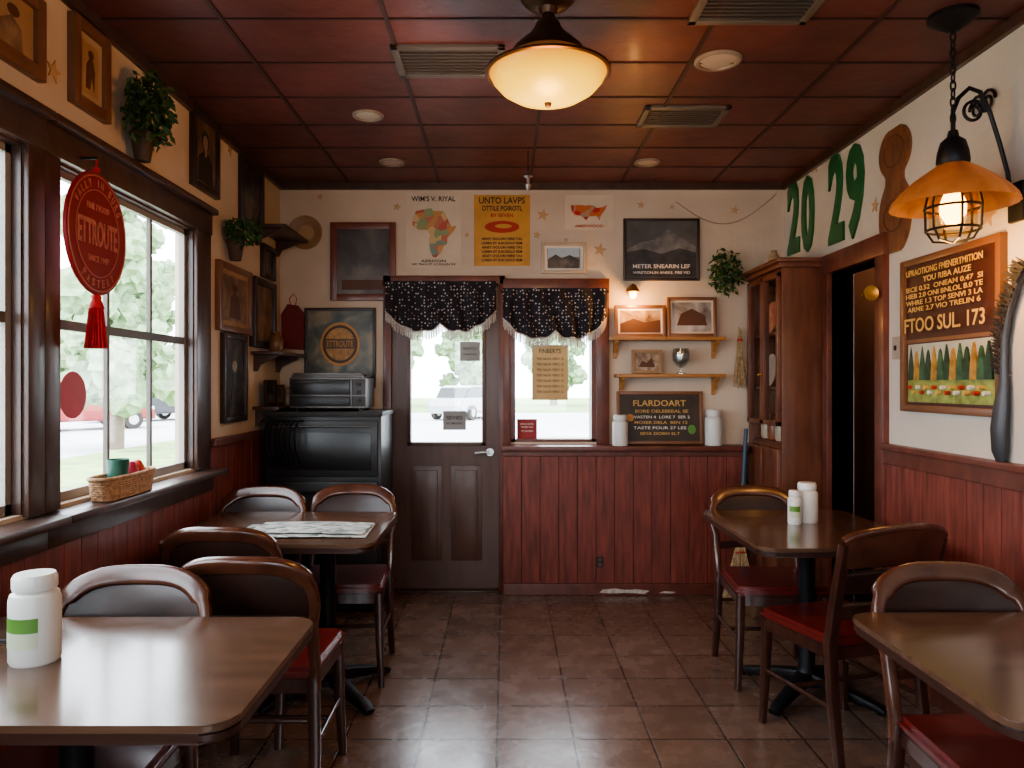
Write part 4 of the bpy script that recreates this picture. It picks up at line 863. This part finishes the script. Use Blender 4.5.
for k in range(9):
    z_=.006+.0085*k; s=1+.012*k
    b.sweep([(.17*s*math.copysign(abs(math.cos(t*PI/20))**.6,math.cos(t*PI/20))*(1+.012*(-1)**(t+k)),.045*s*math.copysign(abs(math.sin(t*PI/20))**.6,math.sin(t*PI/20))*(1+.04*(-1)**(t+k)),z_) for t in range(40)],.0052,seg=6,closed=True)
b.box(-.15,.15,-.04,.04,0,.006); b.obj('weave',r)
B(wick_m).sweep([(.195*math.copysign(abs(math.cos(t*PI/20))**.6,math.cos(t*PI/20)),.052*math.copysign(abs(math.sin(t*PI/20))**.6,math.sin(t*PI/20)),.082) for t in range(40)],.007,seg=8,closed=True).obj('rim',r)
b=B(M('cup_green',(.02,.10,.07),.4)).lathe([(0,0),(.030,0),(.040,.135),(.037,.135),(.028,.01),(0,.008)],24)
tag(b.obj('cup',loc=(XL+.055,2.80,.973)),'dark green cup standing in the wicker basket','cup')
for i,(yy,c_) in enumerate(((2.90,(.35,.02,.05)),(2.95,(.45,.04,.03)))):
    b=B(M('packet_red%d'%i,c_,.5)).lathe([(0,0),(.020,0),(.026,.02),(.026,.09),(.012,.115),(0,.12)],16)
    tag(b.obj('bottle',loc=(XL+.055,yy,.973)),'small dark red bottle in the wicker basket','bottle',group='bottles in the basket')
# ------------------------------------------------------------------ outside
b=B(M('asphalt',(.50,.50,.50),.9,var=.10,scale=.5)).box(-60,60,-20,80,-.25,-.15)
structure(b,'ground_outside','pale asphalt lot outside')
b=B(M('grass',(.24,.35,.13),.95,var=.35,scale=2)).box(-9,-3.5,1,22,-.16,-.13).box(-34,26,40,80,-.16,-.12)
structure(b,'lawn_outside','green grass strips outside')
def car(loc,rz,col,label):
    r=root('car',label,'car',loc,rz,group='parked cars outside')
    pm=M('car_paint_%s'%label.split()[0],col,.45,coat=.15)
    body=[(-2.15,.30),(-2.2,.62),(-2.05,.88),(-1.75,.95),(1.0,.95),(1.9,.82),(2.15,.62),(2.18,.32)]
    B(pm).prism(body[::-1],-.85,.85,.06).obj('body',r)
    cab=[(-1.75,.93),(-1.35,1.38),(-.9,1.46),(.2,1.44),(1.05,.93)]
    B(M('car_window',(.03,.033,.036),.35)).prism(cab[::-1],-.74,.74,.05).obj('cabin_glass',r)
    B(pm).prism([(-1.4,1.36),(-.9,1.48),(.25,1.46),(.4,1.36),(.2,1.40),(-.9,1.42)][::-1],-.72,.72).obj('roof',r)
    for x in (-1.4,1.35):
        for y_ in (-.86,.86):
            B(ink_m).cyl((x,y_-.1,.32),(x,y_+.1,.32),.32,seg=24).use(steel_m).cyl((x,y_-.11,.32),(x,y_+.11,.32),.17,seg=20).obj('wheel',r)
    for y_ in (-.6,.6): B(M('headlight',(.7,.7,.65),.2)).box(2.08,2.17,y_-.15,y_+.15,.62,.76,.02).obj('headlight',r)
car((bx(80,25),25,-.15),.9,(.26,.022,.022),'red parked hatchback on the asphalt')
car((bx(112,36),36,-.15),.3,(.02,.022,.025),'black parked sedan on the asphalt')
car((bx(146,31),31,-.15),1.0,(.035,.038,.042),'grey parked sedan on the asphalt')
car((bx(470,33),33,-.15),1.1,(.38,.39,.40),'silver parked car beyond the entrance')
def tree(x,y,h,s,n,col=(.26,.35,.20)):
    r=root('tree','leafy green tree beyond the parking lot','tree',(x,y,-.15),group='trees outside')
    B(M('bark',(.18,.14,.11),.9)).sweep([(0,0,0),(.1,0,h*.3),(0,.1,h*.7)],[s*.09,s*.06,s*.02],seg=10).obj('trunk',r)
    t=B(M('tree_leaves',col,.9,var=.3,scale=3))  # leaf green lightened so the colour itself carries the haze
    for i in range(n):
        a=random.uniform(0,2*PI); q=random.uniform(0,s*.7); z_=random.uniform(.2,.95)*h
        rr_=s*random.uniform(.14,.26)*(1.15-.5*z_/h); tt=bmesh.new(); bmesh.ops.create_icosphere(tt,subdivisions=3,radius=rr_)
        for v in tt.verts: v.co=v.co*random.uniform(.65,1.3)+Vector((q*math.cos(a),q*math.sin(a),z_))
        t.add(tt)
    t.obj('foliage',r)
for x,y_,h,s in ((-13.2,42,8,3.3),(-22,45,9,3.3),(-29,46,9,3.3),(-36,47,9,3.4),(-8.2,51,8,3.1),(-2.4,52,8,3.1),(3.4,52,8,3.1),(9.5,51,8,3.0),(16,50,9,3.0),(-9.2,17.5,6.5,2.0)): tree(x,y_,h,s,80)
# ------------------------------------------------------------------ world, lights, camera
w=bpy.data.worlds.new('overcast'); bpy.context.scene.world=w; w.use_nodes=True
bg=w.node_tree.nodes['Background']; bg.inputs[0].default_value=(.84,.92,1.0,1); bg.inputs[1].default_value=12.0
def portal(loc,rot,sx,sy):
    l=bpy.data.lights.new('window_portal','AREA'); l.shape='RECTANGLE'; l.size=sx; l.size_y=sy; l.cycles.is_portal=True
    o=bpy.data.objects.new('window_portal',l); o.location=loc; o.rotation_euler=rot; bpy.context.scene.collection.objects.link(o)
for yr in (W1,W2,W3_fill): portal((XO-.03,(yr[0]+yr[1])/2,(WZ[0]+WZ[1])/2),(0,-PI/2,0),WZ[1]-WZ[0],yr[1]-yr[0])
portal(((RWX[0]+RWX[1])/2,Y0-.12,(RWZ[0]+RWZ[1])/2),(PI/2,0,0),RWX[1]-RWX[0],RWZ[1]-RWZ[0])
portal((-.4,5.16,1.43),(-PI/2,0,0),.5,.86); portal(((SX[0]+SX[1])/2,5.16,1.5),(-PI/2,0,0),.57,1.0)
cam=bpy.data.cameras.new('camera'); co=bpy.data.objects.new('camera',cam); bpy.context.scene.collection.objects.link(co)
co.location=(0,0,CH); co.rotation_euler=(PI/2,0,0); cam.sensor_width=36; cam.lens=F/1024*36; cam.shift_x=7/1024; cam.clip_start=.05; cam.clip_end=300
bpy.context.scene.camera=co
try: bpy.context.scene.view_settings.look='AgX - Medium High Contrast'
except Exception: pass
